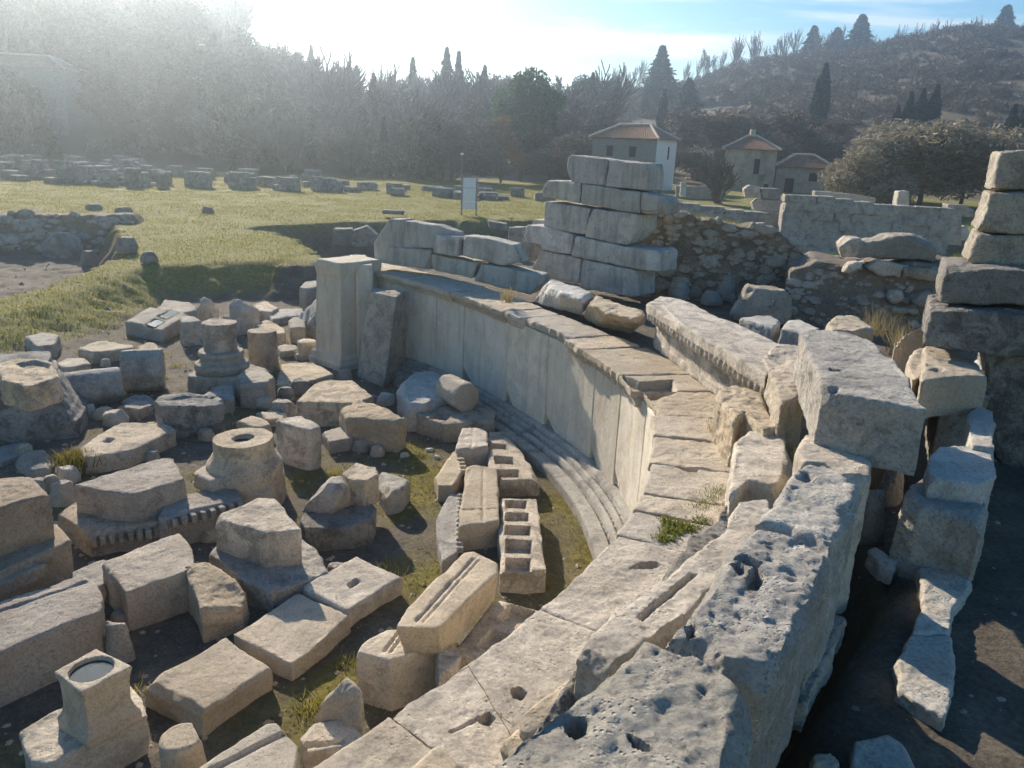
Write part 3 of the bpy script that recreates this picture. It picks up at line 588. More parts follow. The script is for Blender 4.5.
# ================================================================== blocks on the ledge
def vblk(name, label, face, p0, dr, dep, mat='ashlar', cat='stone block', group=None, fwd=0., wear=.03, amp=.8, j=.01, parent=None, vox=None, carve=(), chip=1.):
    dr = np.array([dr[0], dr[1], 0]) / np.hypot(dr[0], dr[1]); n = np.array([-dr[1], dr[0], 0]); 
    if n[1] < 0: n = -n
    q0 = np.array([p0[0], p0[1], 0]) - n * fwd
    P = [on_plane(x, y, q0, dr) for x, y in face]
    T = []
    for i in range(len(P)):
        a, b = P[i], P[(i + 1) % len(P)]; m = max(1, int(np.linalg.norm(b - a) / .22))
        for k in range(m):
            t = a + (b - a) * k / m
            if k: t = t + dr * random.uniform(-j, j) + np.array([0, 0, random.uniform(-j, j)])
            T.append(t)
    c = sum(T) / len(T); R = []
    def inset(w): 
        return [t + (c - t) / (np.linalg.norm(c - t) + 1e-6) * w * random.uniform(.5, 1.5) for t in T]
    R = [[t + n * 0 for t in inset(wear)], [t + n * wear for t in T], [t + n * (dep * .5) for t in T], [t + n * (dep - wear) for t in T], [t + n * dep for t in inset(wear)]]
    S = Solid(); S.rings(R); return finish(name, S, mat, label, cat, group, parent, vox, amp, 0, list(carve), chip=chip)
LP0 = at(373, 272, 2.33); LP1 = at(540, 297, 2.2); LD = LP1 - LP0
G2 = 'squared blocks set on the back of the ledge'
def low(lb, face, dep=.6, **k): return vblk('wall_block', lb, face, LP0 + np.array([.1, .5, 0]), LD, dep, group=G2, **k)
low('tall upright block with a slanting left edge, at the far end of the ledge', [(374, 262), (373, 243), (388, 219), (404, 219), (403, 247), (402, 266)], .5)
low('upper block between the slanting end block and the small cube on the ledge', [(404, 221), (436, 225), (457, 233), (458, 250), (403, 248)], .4)
low('lower left block of the low ledge wall', [(387, 246), (431, 250), (429, 270), (386, 264)], .6, fwd=.06)
low('small projecting cube set on the low ledge wall', [(432, 234), (459, 237), (457, 257), (432, 253)], .6, fwd=.2)
low('block with a broken brownish corner on top of the low ledge wall', [(463, 236), (485, 238), (513, 245), (521, 262), (503, 266), (462, 256)], .55, fwd=.1)
low('lower middle block of the low ledge wall', [(431, 254), (477, 263), (472, 279), (430, 269)], .6, fwd=.08)
low('long lower right block of the low ledge wall, stained grey', [(481, 264), (512, 269), (541, 276), (543, 281), (530, 295), (473, 281)], .55, fwd=.14)
TP0 = at(532, 284, 2.1); TP1 = at(640, 304, 2.1); TD = TP1 - TP0
G3 = 'ashlar blocks of the stepped pier'
def pier(lb, face, dep=.8, **k): return vblk('ashlar_block', lb, face, TP0 + np.array([0, .45, 0]), TD, dep, group=G3, wear=.02, **k)
pier('left block of the topmost course of the stepped pier', [(567, 158), (571, 155), (608, 159), (603, 186), (571, 182), (566, 170)], .7)
pier('right block of the topmost course of the stepped pier', [(609, 160), (646, 163), (648, 172), (646, 191), (604, 186.5)], .7)
pier('left end block of the second course of the pier, with a slanting end', [(547, 180), (580, 182), (579, 203), (542, 197), (541, 190)], .7, fwd=.05)
pier('long middle block of the second course of the pier, stained black', [(581, 183), (640, 192), (639, 214), (580, 204)], .75, fwd=.02)
pier('right end block of the second course jutting out over the rubble', [(641, 192), (660, 196), (666, 204), (663, 215), (640, 214)], .7, fwd=.02)
pier('left block of the third course of the pier', [(544, 201), (590, 208), (585, 235), (543, 228)], .75)
pier('right block of the third course, with a bulging lower corner', [(591, 208), (640, 215), (639, 230), (627, 246), (584, 237)], .75, fwd=.03)
pier('projecting left block of the fourth course, stepped at its end', [(526, 225), (547, 227), (573, 235), (570, 255), (541, 250), (540, 245), (522, 242)], .75, fwd=.06)
pier('long right block of the fourth course, running into the rubble', [(575, 236), (635, 248), (660, 251), (659, 272), (638, 270), (570, 256)], .8, fwd=.08)
pier('left block of the bottom course of the pier', [(541, 250), (570, 256), (581, 259), (578, 284), (531, 276), (532, 268)], .8, fwd=.04)
pier('right block of the bottom course of the pier, rounded at its end', [(582, 259), (637, 271), (637, 297), (620, 296), (579, 288)], .8, fwd=.08)
pier('dark upright block seen behind the left side of the pier', [(508, 227), (531, 227), (531, 262), (507, 255)], .6, fwd=-1.6, mat='grey')
pier('small pale stone behind the left side of the pier', [(532, 219), (544, 220), (545, 226), (531, 226)], .5, fwd=-1.2, mat='cream')
G4 = 'rounded kerb stones along the ledge'
blk('kerb_block', 'rounded kerb stone with two vertical cracks, at the foot of the pier', [(545, 283), (552, 279), (575, 286), (594, 292), (583, 299), (560, 293)], z=2.66, zb=2.25, base=[(534, 302), (550, 292), (575, 297), (595, 303), (583, 316), (556, 309)], mat='white', group=G4, wear=.06, amp=1.6)
blk('kerb_block', 'rounded kerb stone with a sunlit nose, next to the carved cornice', [(588, 301), (596, 295), (618, 302), (646, 311), (640, 319), (606, 311)], z=2.66, zb=2.2, base=[(583, 318), (596, 306), (620, 313), (647, 322), (632, 333), (600, 327)], mat='cream', group=G4, wear=.06, amp=1.8)
# carved cornice
P = [at(x, y, z) for x, y, z in ((646.5, 303, 2.95), (659, 295.5, 2.95), (679, 298, 2.95), (786, 346, 2.95), (766, 376, 2.95))]
S = Solid(); a, b = P[0], P[4]; e = (b - a) / np.linalg.norm(b - a); nrm = np.array([e[1], -e[0], 0])
if nrm @ (a - P[3]) < 0: nrm = -nrm
prism(S, P, 2.8, wear=.03)
prism(S, [p - nrm * .1 * (1 if k in (0, 4) else 0) - np.array([0, 0, .12]) for k, p in enumerate(P)], 2.62, wear=.01)
prism(S, [p - nrm * .22 * (1 if k in (0, 4) else 0) - np.array([0, 0, .3]) for k, p in enumerate(P)], 2.3, wear=.01)
prism(S, [p - nrm * .2 * (1 if k in (0, 4) else 0) - np.array([0, 0, .62]) for k, p in enumerate(P)], 2.2, wear=.01)
L = np.linalg.norm(b - a); ne = int(L / .145)
for k in range(ne):
    q = a + e * (k + .5) * L / ne - nrm * .05 - np.array([0, 0, .2]); S.ball(q, .055, .055, .085)
    q2 = a + e * k * L / ne - nrm * .06 - np.array([0, 0, .18]); S.ball(q2, .016, .016, .09, 6)
finish('carved_cornice', S, 'tan', 'long cornice block carved with a row of eggs along its edge, lying on the ledge', 'cornice', vox=.018, amp=.7, chip=.6)
def hi(name, lb, top, z, zb, mat='cream', **k): return blk(name, lb, top, z=z, zb=zb, mat=mat, group=None, **k)
hi('stone_slab', 'upright ribbed slab leaning between the carved cornice and the big flat dark topped block', [(763, 357), (774, 345), (798, 343), (806, 350), (803, 392), (781, 404)], 3.0, 2.2, amp=2.2)
hi('stone_slab', 'thin upright slab with a pointed top in front of the ribbed slab', [(780, 384), (798, 366), (806, 372), (806, 392), (797, 402), (784, 400)], 2.98, 2.2, amp=1.2)
hi('stone_block', 'lumpy cream block with a hollow end, left of the two upright slabs', [(716, 395), (724, 385.5), (734, 384), (763, 392.5), (783, 427), (765, 431), (745, 413), (735, 418)], 2.72, 2.2, amp=2.4, wear=.05)
hi('stone_block', 'cream block with smooth sloping top in the middle of the ledge, behind a green tuft', [(734, 440), (748, 429), (784, 431), (796, 462), (778, 488), (748, 481), (731, 494)], 2.66, 2.2, amp=1.3, wear=.05)
hi('stone_block', 'long cream ridge block with a split along its top, under the pitted blocks', [(577, 650), (589, 634), (645, 586), (683, 556), (727, 531), (742, 503), (771, 495), (777, 520), (745, 565), (690, 615), (640, 650), (605, 668)], 2.85, 2.15, amp=1.6, wear=.05, grooves=[((640, 619), (694, 572), .03, .04)])
hi('stone_block', 'small cream stone wedged between the flat ledge and the nearest pitted block', [(519, 715), (533, 702), (571, 676), (584, 684), (598, 700), (560, 735), (524, 727)], 2.5, 2.15, amp=1.3)
hi('stone_block', 'low stone sliver beside the nearest pitted block, in front of the wedged cream stone', [(500, 742), (517, 728), (540, 726), (548, 742), (515, 764)], 2.4, 2.15, amp=1.2)
hi('stone_block', 'cream stone at the bottom edge, just below the broad ledge slab with two holes', [(392, 778), (430, 745), (441, 745), (470, 775), (440, 800)], 2.45, 2.0, amp=1.2)
hi('pitted_block', 'nearest pitted block at the bottom edge, with one round hole', [(455, 790), (474, 768), (599, 678), (645, 633), (665, 638), (705, 650), (728, 668), (752, 694), (756, 716), (740, 800), (560, 860)], 3.5, 2.75, 'pitted', pits=1., amp=1.5, vox=.014, wear=.05, flare=.94, carve=[([(568, 720), (572, 715.5), (581, 715), (587, 719), (586, 728), (577, 733), (569, 729)], .07), ([(630, 733), (640, 740), (650, 747), (646, 751), (634, 742)], .05)])
hi('pitted_block', 'long pitted block with a cluster of sunken cuttings, second from the bottom edge', [(664, 636), (700, 587), (733, 543), (756, 523), (784, 525.5), (818, 546), (830, 553), (824, 574), (809, 622), (786, 657), (771, 672), (722, 664), (698, 645)], 3.3, 2.5, 'pitted', pits=1., amp=1.5, vox=.018, wear=.06, flare=.9, carve=[([(735, 561), (745, 557), (760, 564), (756, 570)], .05), ([(733, 567), (741, 566), (746, 573), (740, 577)], .07), ([(748, 575), (757, 571), (764, 577), (757, 588), (747, 588)], .09), ([(688, 628), (694, 622), (697, 632), (690, 635)], .06)])
hi('pitted_block', 'darker pitted block between the long pitted one and the lit corner block', [(757, 521), (773, 500), (802, 463), (826, 460), (848, 476), (862, 482), (857, 500), (853, 514), (846, 527), (830, 551), (812, 540), (784, 524)], 3.3, 2.45, 'pitted', pits=1., amp=1.5, vox=.022, wear=.06, flare=.92, carve=[([(797, 478), (806, 473), (815, 477), (806, 481)], .05)])
hi('stone_block', 'block with a sunlit wedge on its top, under the big dark fronted block', [(796, 452), (808, 432), (842, 442), (870, 462), (872, 476), (850, 478), (826, 463), (803, 462)], 3.04, 1.9, 'cream', amp=1.2)
hi('stone_block', 'big flat topped block with a dark shaded front, the largest on the right side', [(799, 332), (812, 329), (829, 328.5), (868, 338.5), (901, 367), (928, 409), (860, 397.5), (823, 389)], 3.5, 3.02, 'grey', amp=1.4, wear=.02, carve=[([(826, 392), (830, 388), (838, 388), (838, 391)], .04), ([(830, 369), (841, 371), (841, 373), (830, 371)], .03)])
G5 = 'loose stones behind the carved cornice'
rock('boulder', 'large rounded boulder at the foot of the rubble wall, behind the carved cornice', (730, 285, 792, 322), 2.1, 'grey', G5, 'boulder')
blk('stone_block', 'pale squared stone in front of the large rounded boulder', [(740, 318), (752, 315.5), (771, 316), (780, 321), (772, 328)], z=2.75, zb=2.1, mat='white', group=G5)
blk('stone_block', 'bluish squared stone half behind the big flat topped block', [(781, 328), (788, 319.5), (800, 319), (820, 328), (805, 334)], z=2.8, zb=2.1, mat='white', group=G5)
blk('stone', 'sunlit rough stone behind the far edge of the big flat topped block', [(826, 321), (836, 316), (853, 313.5), (866, 320), (876, 329), (855, 331), (830, 330)], z=2.75, zb=2.0, mat='cream', amp=1.8, wear=.06, group=G5)
blk('stone_slab', 'pointed slab leaning up towards the right hand tower of blocks', [(886, 346, 2.9), (894, 340, 2.95), (925, 324, 3.15), (922, 340, 2.9), (905, 352, 2.7)], z=2.9, zb=2.2, mat='cream', group=G5, amp=1.3)
blk('stone_slab', 'narrow upright cream slab between the big flat block and the tower', [(907, 362), (914, 350), (926, 345), (928, 352), (922, 372), (916, 380)], z=2.95, zb=2.2, mat='cream', group=G5)
for bx, lb in (((715, 275, 736, 299), 'squarish stone at the base of the rubble wall left of the large boulder'), ((700, 291, 722, 304), 'flat stone at the base of the rubble wall near the pier'), ((666, 283, 690, 298), 'shaded stone between the pier foot and the carved cornice')):
    rock('stone', lb, bx, 2.05, 'grey', G5)
# ------------------------------------------------ right hand tower
XP = np.array([6.2, 8.9, 0]); XD = np.array([.9, -.435, 0]); G6 = 'stacked blocks of the right hand tower'
def tow(lb, face, fwd=0., dep=1.0, mat='grey', **k): return vblk('tower_block', lb, face, XP, XD, dep, mat=mat, group=G6, fwd=fwd, amp=2.2, chip=1.3, wear=.035, **k)
tow('topmost block of the tower, with its left end lit', [(1000, 151), (1260, 153), (1260, 196), (990, 190)], -.15)
tow('second block from the top of the tower, with a pale diagonal scar', [(990, 193), (1260, 197), (1260, 241), (977, 232)], -.05)
tow('third block from the top of the tower, rough and undercut', [(979, 234), (1260, 242), (1260, 277), (966, 263)], 0.)
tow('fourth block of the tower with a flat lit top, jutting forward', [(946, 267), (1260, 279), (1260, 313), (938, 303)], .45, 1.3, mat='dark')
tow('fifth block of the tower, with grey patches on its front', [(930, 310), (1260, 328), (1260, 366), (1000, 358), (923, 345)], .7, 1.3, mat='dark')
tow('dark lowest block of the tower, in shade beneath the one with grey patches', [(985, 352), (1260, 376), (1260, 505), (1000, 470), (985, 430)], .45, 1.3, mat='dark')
blk('tower_block', 'corner block under the tower with a sunlit top and a small dark hole', [(924, 346), (950, 350), (975, 359), (988, 376), (955, 376), (922, 381)], z=3.1, zb=2.72, mat='cream', group=G6, amp=1.3, carve=[([(929, 371), (935, 367), (943, 369), (940, 372)], .06)])
blk('tower_block', 'ledge of stone in blue shade at the right foot of the tower', [(974, 358), (1018, 362), (1022, 374), (1003, 376), (988, 374)], z=2.9, zb=1.9, mat='white', group=G6)
G7 = 'stones of the outer foundation in the shaded trench'
blk('foundation_block', 'upper foundation stone in blue shade below the tower corner block', [(968, 412), (978, 406), (994, 408), (995, 448), (972, 446)], z=2.75, zb=1.9, mat='white', group=G7)
blk('foundation_block', 'second foundation stone in blue shade, with a cracked top', [(930, 452), (940, 446), (994, 449), (996, 475), (985, 484), (930, 478)], z=2.7, zb=1.9, mat='white', group=G7, amp=1.5)
blk('foundation_block', 'large foundation block with a pale blue top and a dark ragged front', [(902, 500), (913, 479), (964, 481), (991, 501), (984, 526), (950, 514), (918, 508)], by=(5, 582), zb=1.9, mat='white', group=G7, amp=2., wear=.06)
blk('foundation_block', 'narrow foundation stone in front of the large block with a ragged front', [(919, 564), (945, 567), (971, 581), (954, 611), (949, 632), (912, 632), (923, 607)], z=2.02, zb=1.9, mat='white', group=G7, amp=2.)
blk('foundation_block', 'longest low foundation stone, with a broken near end', [(911, 634), (949, 636), (953, 668), (949, 705), (945, 718), (917, 702), (899, 689), (898, 657)], z=2.0, zb=1.9, mat='white', group=G7, amp=2.)
blk('foundation_block', 'greenish flat stone at the bottom edge of the trench', [(853, 740), (888, 732), (905, 743), (930, 790), (850, 790)], z=2.0, zb=1.9, mat='white', group=G7)
blk('stone', 'small flat stone half buried beside the long pitted block', [(792, 690), (800, 664), (815, 655), (818, 672), (812, 690), (798, 699)], z=1.98, zb=1.9, mat='white', group=G7)
blk('stone', 'half buried flat stone in the far part of the trench', [(868, 548), (876, 545), (898, 561), (894, 567), (880, 562)], z=2.02, zb=1.9, mat='white', group=G7)
for bx, lb in (((853, 493, 880, 542), 'tall dark stone in the trench behind the darker pitted block'), ((876, 470, 900, 505), 'dark shaded stone in the trench under the big flat topped block'), ((806, 761, 838, 785), 'small rounded pale stone at the bottom edge of the trench')):
    rock('stone', lb, bx, 1.9, 'grey' if bx[0] != 806 else 'cream', G7)

blk('foundation_block', 'block coloured dark for shade, directly below the tower corner block with the small hole', [(938, 370), (962, 362), (996, 376), (990, 396), (944, 394)], z=2.74, zb=1.9, mat='dark', group=G7)  # dark stone colour stands in for shade cast by the big flat topped block
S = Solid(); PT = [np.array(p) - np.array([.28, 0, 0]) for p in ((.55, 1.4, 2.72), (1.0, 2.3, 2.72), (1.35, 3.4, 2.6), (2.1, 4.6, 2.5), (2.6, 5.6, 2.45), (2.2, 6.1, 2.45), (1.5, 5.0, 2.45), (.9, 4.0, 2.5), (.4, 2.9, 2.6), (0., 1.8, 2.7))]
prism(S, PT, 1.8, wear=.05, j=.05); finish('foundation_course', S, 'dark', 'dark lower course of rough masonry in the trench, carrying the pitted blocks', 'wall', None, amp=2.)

blk('foundation_block', 'flat shelf of stone at the foot of the pitted blocks in the trench', [(786, 700), (800, 655), (832, 610), (846, 618), (828, 660), (806, 706)], z=2.05, zb=1.9, mat='grey', group=G7, amp=2.)

# ================================================================== rubble wall and earth bank behind the ledge
def rubble_wall(name, label, prof, p0, dr, dep, zbot, nst, stsize, mat='mortar', smat='rubble', cat='wall', rag=.1, parent_stone='facing_stones', seed=1):
    """prof: sketch points along the top; the wall stands on the vertical plane p0/dr"""
    r = np.random.default_rng(seed); dr = np.array([dr[0], dr[1], 0.]); dr /= np.linalg.norm(dr); n = np.array([-dr[1], dr[0], 0])
    if n[1] < 0: n = -n
    T = [on_plane(x, y, p0, dr) for x, y in prof]
    u = np.array([(t - np.array([p0[0], p0[1], 0])) @ dr for t in T]); z = np.array([t[2] for t in T])
    U = np.arange(u[0], u[-1], .25); Z = np.interp(U, u, z) + .09 * vn(np.stack([U * 2.1, 0 * U, 0 * U], 1), seed) + .05 * vn(np.stack([U * 6, 0 * U, 0 * U], 1), seed)
    o0 = np.array([p0[0], p0[1], 0.]); S = Solid()
    S.rings([[o0 + dr * a - n * .12 + np.array([0, 0, zbot]), o0 + dr * a + np.array([0, 0, max(b, zbot + .1)]), o0 + dr * a + n * dep + np.array([0, 0, max(b, zbot + .1)]), o0 + dr * a + n * (dep + .1) + np.array([0, 0, zbot])] for a, b in zip(U, Z)])
    root = empty(name, tuple(o0 + dr * (u[0] + u[-1]) / 2 + np.array([0, 0, zbot]))); tag(root, label, cat)
    finish('wall_core', S, mat, parent=root, amp=2.2, vox=.06)
    S = Solid()
    for k in range(nst):
        a = r.uniform(u[0], u[-1]); zt_ = np.interp(a, U, Z); h = r.uniform(zbot, zt_ + .02); s = stsize * r.choice([.35, .5, .7, 1., 1.5], p=[.2, .3, .28, .16, .06])
        c = o0 + dr * a + n * (-.12 * (zt_ - h) / max(.2, zt_ - zbot) + s * .15) + np.array([0, 0, h]); m = 7; R = []
        ex, ez = s * r.uniform(.7, 1.4), s * r.uniform(.45, .8)
        for t in (-1, -.5, .3, 1):
            q = math.sqrt(max(.12, 1 - (t * .8) ** 2)); R.append([c + dr * ex * q * math.cos(6.28 * i / m) * r.uniform(.8, 1.1) + np.array([0, 0, 1]) * ez * q * math.sin(6.28 * i / m) * r.uniform(.8, 1.1) + n * t * s * .55 for i in range(m)])
        S.rings(R)
    me = mesh_from(parent_stone, np.array(S.v) - np.array(root.location), S.f); link(parent_stone, me, M[smat], root.location, root)
    return root
RP0 = at(640, 300, 2.); RD = np.array([1., -.16, 0]); RP0 = RP0 + np.array([0, .9, 0])
rubble_wall('rubble_wall', 'ragged mortared rubble wall running right from the stepped pier', [(625, 206), (664, 212), (700, 217), (735, 226), (765, 229), (785, 236), (800, 247), (812, 262), (840, 276)], RP0, RD, 1.0, 1.6, 420, .17)
rubble_wall('earth_bank', 'low stony earth bank with protruding stones, left of the right hand tower', [(790, 268), (815, 262), (845, 265), (880, 268), (930, 268), (960, 266), (1010, 270)], RP0 + np.array([.4, -1.5, 0]), np.array([1., -.3, 0]), 2.2, 1.2, 330, .13, cat='bank', seed=4)
BP = RP0 + np.array([.4, -1.75, 0]); BD = np.array([1., -.3, 0])
GB = 'stones sticking out of the earth bank'
def bst(lb, face, dep=.5, mat='grey', f=0., amp=2., name='stone'): return vblk(name, lb, face, BP, BD, dep, mat=mat, group=GB, fwd=f, amp=amp, wear=.05, j=.03)
bst('long dark boulder lying on top of the earth bank', [(853, 250), (862, 243), (893, 236), (915, 236), (932, 242), (938, 252), (934, 262), (905, 260), (858, 258)], 1.0, f=-.5, name='boulder')
bst('lighter rounded boulder at the left end of the long dark one', [(839, 246), (846, 239), (860, 239), (864, 246), (858, 258), (842, 257)], .8, f=-.45, name='boulder', mat='tan')
bst('broken tan stone under the long dark boulder', [(866, 268), (878, 261), (905, 266), (900, 280), (895, 277), (878, 276)], mat='tan')
bst('long reddish stone lying flat in the bank beside the tower', [(903, 268), (943, 271), (941, 283), (920, 281), (902, 277)], mat='brown')
bst('pale lumpy stone in the middle of the bank', [(886, 298), (892, 289), (903, 291), (904, 302), (893, 305)], mat='tan')
bst('round brown stone in the bank right beside the fifth tower block', [(912, 300), (920, 293), (932, 292), (938, 300), (931, 310), (915, 305)], mat='brown', f=.1)
bst('flat reddish stone low in the bank', [(890, 306), (918, 309), (921, 316), (892, 315)], mat='brown')
bst('pale knobbly stone on top of the bank by the grass tuft', [(843, 272), (850, 264), (866, 260), (862, 270), (848, 274)], mat='tan', f=.1)

# ================================================================== middle distance
def ashwall(name, label, face, p0, dr, dep, mat='ashlar', rows=0, cols=0, top_jag=.1, cat='wall'):
    dr = np.array([dr[0], dr[1], 0.]); dr /= np.linalg.norm(dr); n = np.array([-dr[1], dr[0], 0])
    if n[1] < 0: n = -n
    P = [on_plane(x, y, p0, dr) for x, y in face]; o0 = np.array([p0[0], p0[1], 0.]); u = [(p - o0) @ dr for p in P]; zs = [p[2] for p in P]
    u0, u1, z0 = min(u), max(u), min(zs); ns = len(P) // 2
    tu = u[:ns]; tz = zs[:ns]; S = Solid(); rh = (max(zs) - z0) / rows
    for r in range(rows):
        a = u0 - random.uniform(0, .8)
        while a < u1:
            w = random.uniform(.75, 1.35) * rh * 2; b = min(a + w, u1); aa = max(a, u0)
            if b - aa > .15:
                top = np.interp((aa + b) / 2, tu, tz); zz0 = z0 + r * rh; zz1 = zz0 + rh
                if zz0 + rh * .3 < top:
                    f = random.uniform(-.07, .07); g = .032; zz1 = min(zz1, top)
                    S.box(o0 + dr * (aa + b) / 2 + n * (dep / 2 + f) + np.array([0, 0, (zz0 + zz1) / 2]), dr * ((b - aa) / 2 - g), n * dep / 2, np.array([0, 0, (zz1 - zz0) / 2 - g * .8]))
            a += w
    S2 = S; S2.box(o0 + dr * (u0 + u1) / 2 + n * (dep / 2 + .2) + np.array([0, 0, z0 + (min(tz) - z0) / 2 - .1]), dr * ((u1 - u0) / 2 - .05), n * (dep / 2 - .02), np.array([0, 0, max(.1, (min(tz) - z0) / 2 - .12)]))
    return finish(name, S2, mat, label, cat, None, vox=.045, amp=1.0, chip=.9)
ashwall('ashlar_wall', 'long wall of pale squared blocks with black stains, in front of the grey shrubs', [(785, 194), (830, 196), (880, 204), (938, 207), (946, 211), (946, 262), (860, 262), (785, 262)], at_dist(785, 200, 38), (1, -.12), .8, mat='grey', rows=8)
ashwall('ashlar_wall', 'low flat wall line in shade, running from the stepped pier towards the long stained wall', [(660, 200), (700, 204), (745, 211), (790, 217), (790, 250), (660, 250)], at_dist(660, 205, 40), (1, -.08), .9, mat='grey', rows=5)
GMW = 'loose blocks on the walls in the middle distance'
MP = at_dist(800, 195, 41)
for lb, f, m in (('upright pale block standing on the long stained wall', [(896, 209), (899, 191), (909, 191), (910, 210)], 'white'), ('long flat block at the left end of the long stained wall', [(752, 203), (758, 199), (785, 200), (790, 208), (788, 212), (754, 211)], 'grey'),
    ('squat stone with rounded top left of the stained wall', [(744, 189), (750, 185), (760, 187), (762, 198), (746, 198)], 'grey'), ('dark squared block beside the squat stone in front of the stone house', [(761, 188), (781, 189), (781, 200), (763, 199)], 'dark'),
    ('thin slab lying on top of the long stained wall', [(815, 191), (850, 194), (876, 198), (876, 203), (815, 198)], 'grey'), ('stepped block at the right end of the long stained wall', [(948, 204), (966, 205), (974, 210), (974, 217), (948, 217)], 'grey'),
    ('pale block low at the right end of the long stained wall', [(960, 229), (968, 226), (971, 240), (960, 241)], 'white'), ('corner stones at the right end of the wall beside the tower', [(940, 212), (962, 213), (962, 246), (940, 244)], 'grey')):
    vblk('stone_block', lb, f, MP, (1, -.1), .7, mat=m, group=GMW, vox=.06, amp=1.2)
for lb, f, dd in (('white marker post left of the bare bush near the white house', [(680, 197), (681, 182), (687, 182), (686, 197)], 60), ('grey garden wall behind the white marker post', [(676, 186), (725, 186), (725, 200), (676, 199)], 66)):
    vblk('marker_post' if dd == 60 else 'garden_wall', lb, f, at_dist(680, 190, dd), (1, 0), .3, mat='white' if dd == 60 else 'housestone', cat='post' if dd == 60 else 'wall', vox=.07)
# retaining stones round the pit and the hollow at the left
LWP = np.array([-24., 34.6, 0]); LWD = np.array([1., .28, 0])
rubble_wall('rubble_wall', 'low dry stone wall in shade at the far left, holding up the grass field', [(-60, 216), (0, 213), (60, 214), (105, 215), (135, 215), (148, 232), (152, 245)], LWP, LWD, 1.2, -.7, 170, .3, seed=8)
GP = 'stones lying in the dark hollow at the left'
for bx, lb in (((47, 235, 83, 258), 'large pale block set in the far left wall'), ((82, 252, 98, 268), 'bluish stone low in the far left wall'), ((118, 238, 138, 252), 'slanting stone at the right end of the far left wall'), ((141, 252, 158, 262), 'white blocky stone on the grass at the end of the far left wall'), ((86, 205, 103, 213), 'dark stone lying on top of the far left wall'), ((115, 208, 134, 217), 'pale flat stone on the corner of the far left wall')):
    c = at((bx[0] + bx[2]) / 2, bx[3], .6); rock('stone', lb, bx, 1.2 if bx[1] < 210 else gz(c[0], c[1]), 'hazyruin', GP)
HP = at_dist(340, 235, 37)
for lb, f in (('white topped block in the hollow behind the wall end', [(333, 229), (352, 229), (354, 246), (334, 245)]), ('flat stones at the far lip of the hollow, left of the slanting end block', [(350, 232), (366, 226), (378, 236), (376, 247), (352, 247)]), ('low dark stones below the information board', [(488, 221), (508, 224), (508, 231), (490, 229)]), ('sunlit flat stone on the grass edge below the information board', [(382, 210), (404, 211), (404, 215), (382, 214)])):
    vblk('stone_block', lb, f, HP if f[0][1] > 215 else at_dist(390, 212, 43), (1, .1), .8, mat='hazyruin', group='stones round the grassy hollow', vox=.06)
# distant ruins in the haze
GD = 'distant rows of ruined blocks in the haze'
RU = 'grey block among the hazy rows of ruins at the far left of the field'
for k in range(95):
    px = random.uniform(-10, 178); Y = random.choice([56, 59, 63, 67]) + random.uniform(-1, 1); c = at_dist(px, 180, Y); g = gz(c[0], c[1]); w, h, dp = random.uniform(.3, 1.3), random.uniform(.3, 1.4) ** 1.3, random.uniform(.5, 1.)
    S = Solid(); a = random.uniform(-.5, .5); S.box((c[0], c[1], g + h / 2 - .05), (math.cos(a) * w / 2, math.sin(a) * w / 2, 0), (-math.sin(a) * dp / 2, math.cos(a) * dp / 2, 0), (0, random.uniform(-.05, .05), h / 2))
    finish('ruin_block', S, 'hazyruin', RU, 'stone block', GD, vox=.1, amp=2)
RU2 = 'low hazy block of the ruins between the grass field and the woodland'
for k in range(46):
    px = random.uniform(185, 560); Y = random.choice([58, 61, 64]) + random.uniform(-1, 1); c = at_dist(px, 190, Y); g = gz(c[0], c[1]); w, h, dp = random.uniform(.5, 1.8), random.uniform(.3, 1.1) * (1.1 if px < 330 else .8), random.uniform(.5, 1.)
    S = Solid(); a = random.uniform(-.5, .5); S.box((c[0], c[1], g + h / 2 - .05), (math.cos(a) * w / 2, math.sin(a) * w / 2, 0), (-math.sin(a) * dp / 2, math.cos(a) * dp / 2, 0), (0, 0, h / 2))
    finish('ruin_block', S, 'hazyruin', RU2, 'stone block', GD, vox=.1, amp=2)
rock('stone', 'dark stone lying alone in the middle of the grass field', (202, 207, 214, 213), gz(*at(208, 213, 1.3)[:2]), 'hazyruin', 'loose stones on the grass field', depth=.6)
rock('stone', 'flat pale stone at the far edge of the grass field', (224, 175, 244, 183), gz(*at(234, 183, 1.7)[:2]), 'hazyruin', 'loose stones on the grass field', depth=.6)

# ------------------------------------------------ information board
def boxm(name, c, sx, sy, sz, mat, parent=None, bev=.0, rot=0):
    bm = bmesh.new(); bmesh.ops.create_cube(bm, size=1); bmesh.ops.scale(bm, vec=(sx, sy, sz), verts=bm.verts)
    if bev: bmesh.ops.bevel(bm, geom=bm.edges[:], offset=bev, segments=2, affect='EDGES')
    if rot: bmesh.ops.rotate(bm, cent=(0, 0, 0), matrix=Matrix.Rotation(rot, 3, 'Z'), verts=bm.verts)
    me = bpy.data.meshes.new(name); bm.to_mesh(me); bm.free(); return link(name, me, M[mat], c, parent)
sp = at_dist(469, 206, 46.); sg = gz(sp[0], sp[1]); sp = np.array([sp[0], sp[1], sg])
sb = empty('information_board', tuple(sp)); tag(sb, 'tall white information board on two dark posts at the edge of the grass field', 'sign')
boxm('post', sp + [-.42, 0, 1.15], .09, .09, 2.3, 'darkopen' if False else 'metal', sb, .01); boxm('post', sp + [.42, 0, 1.05], .09, .09, 2.1, 'metal', sb, .01)
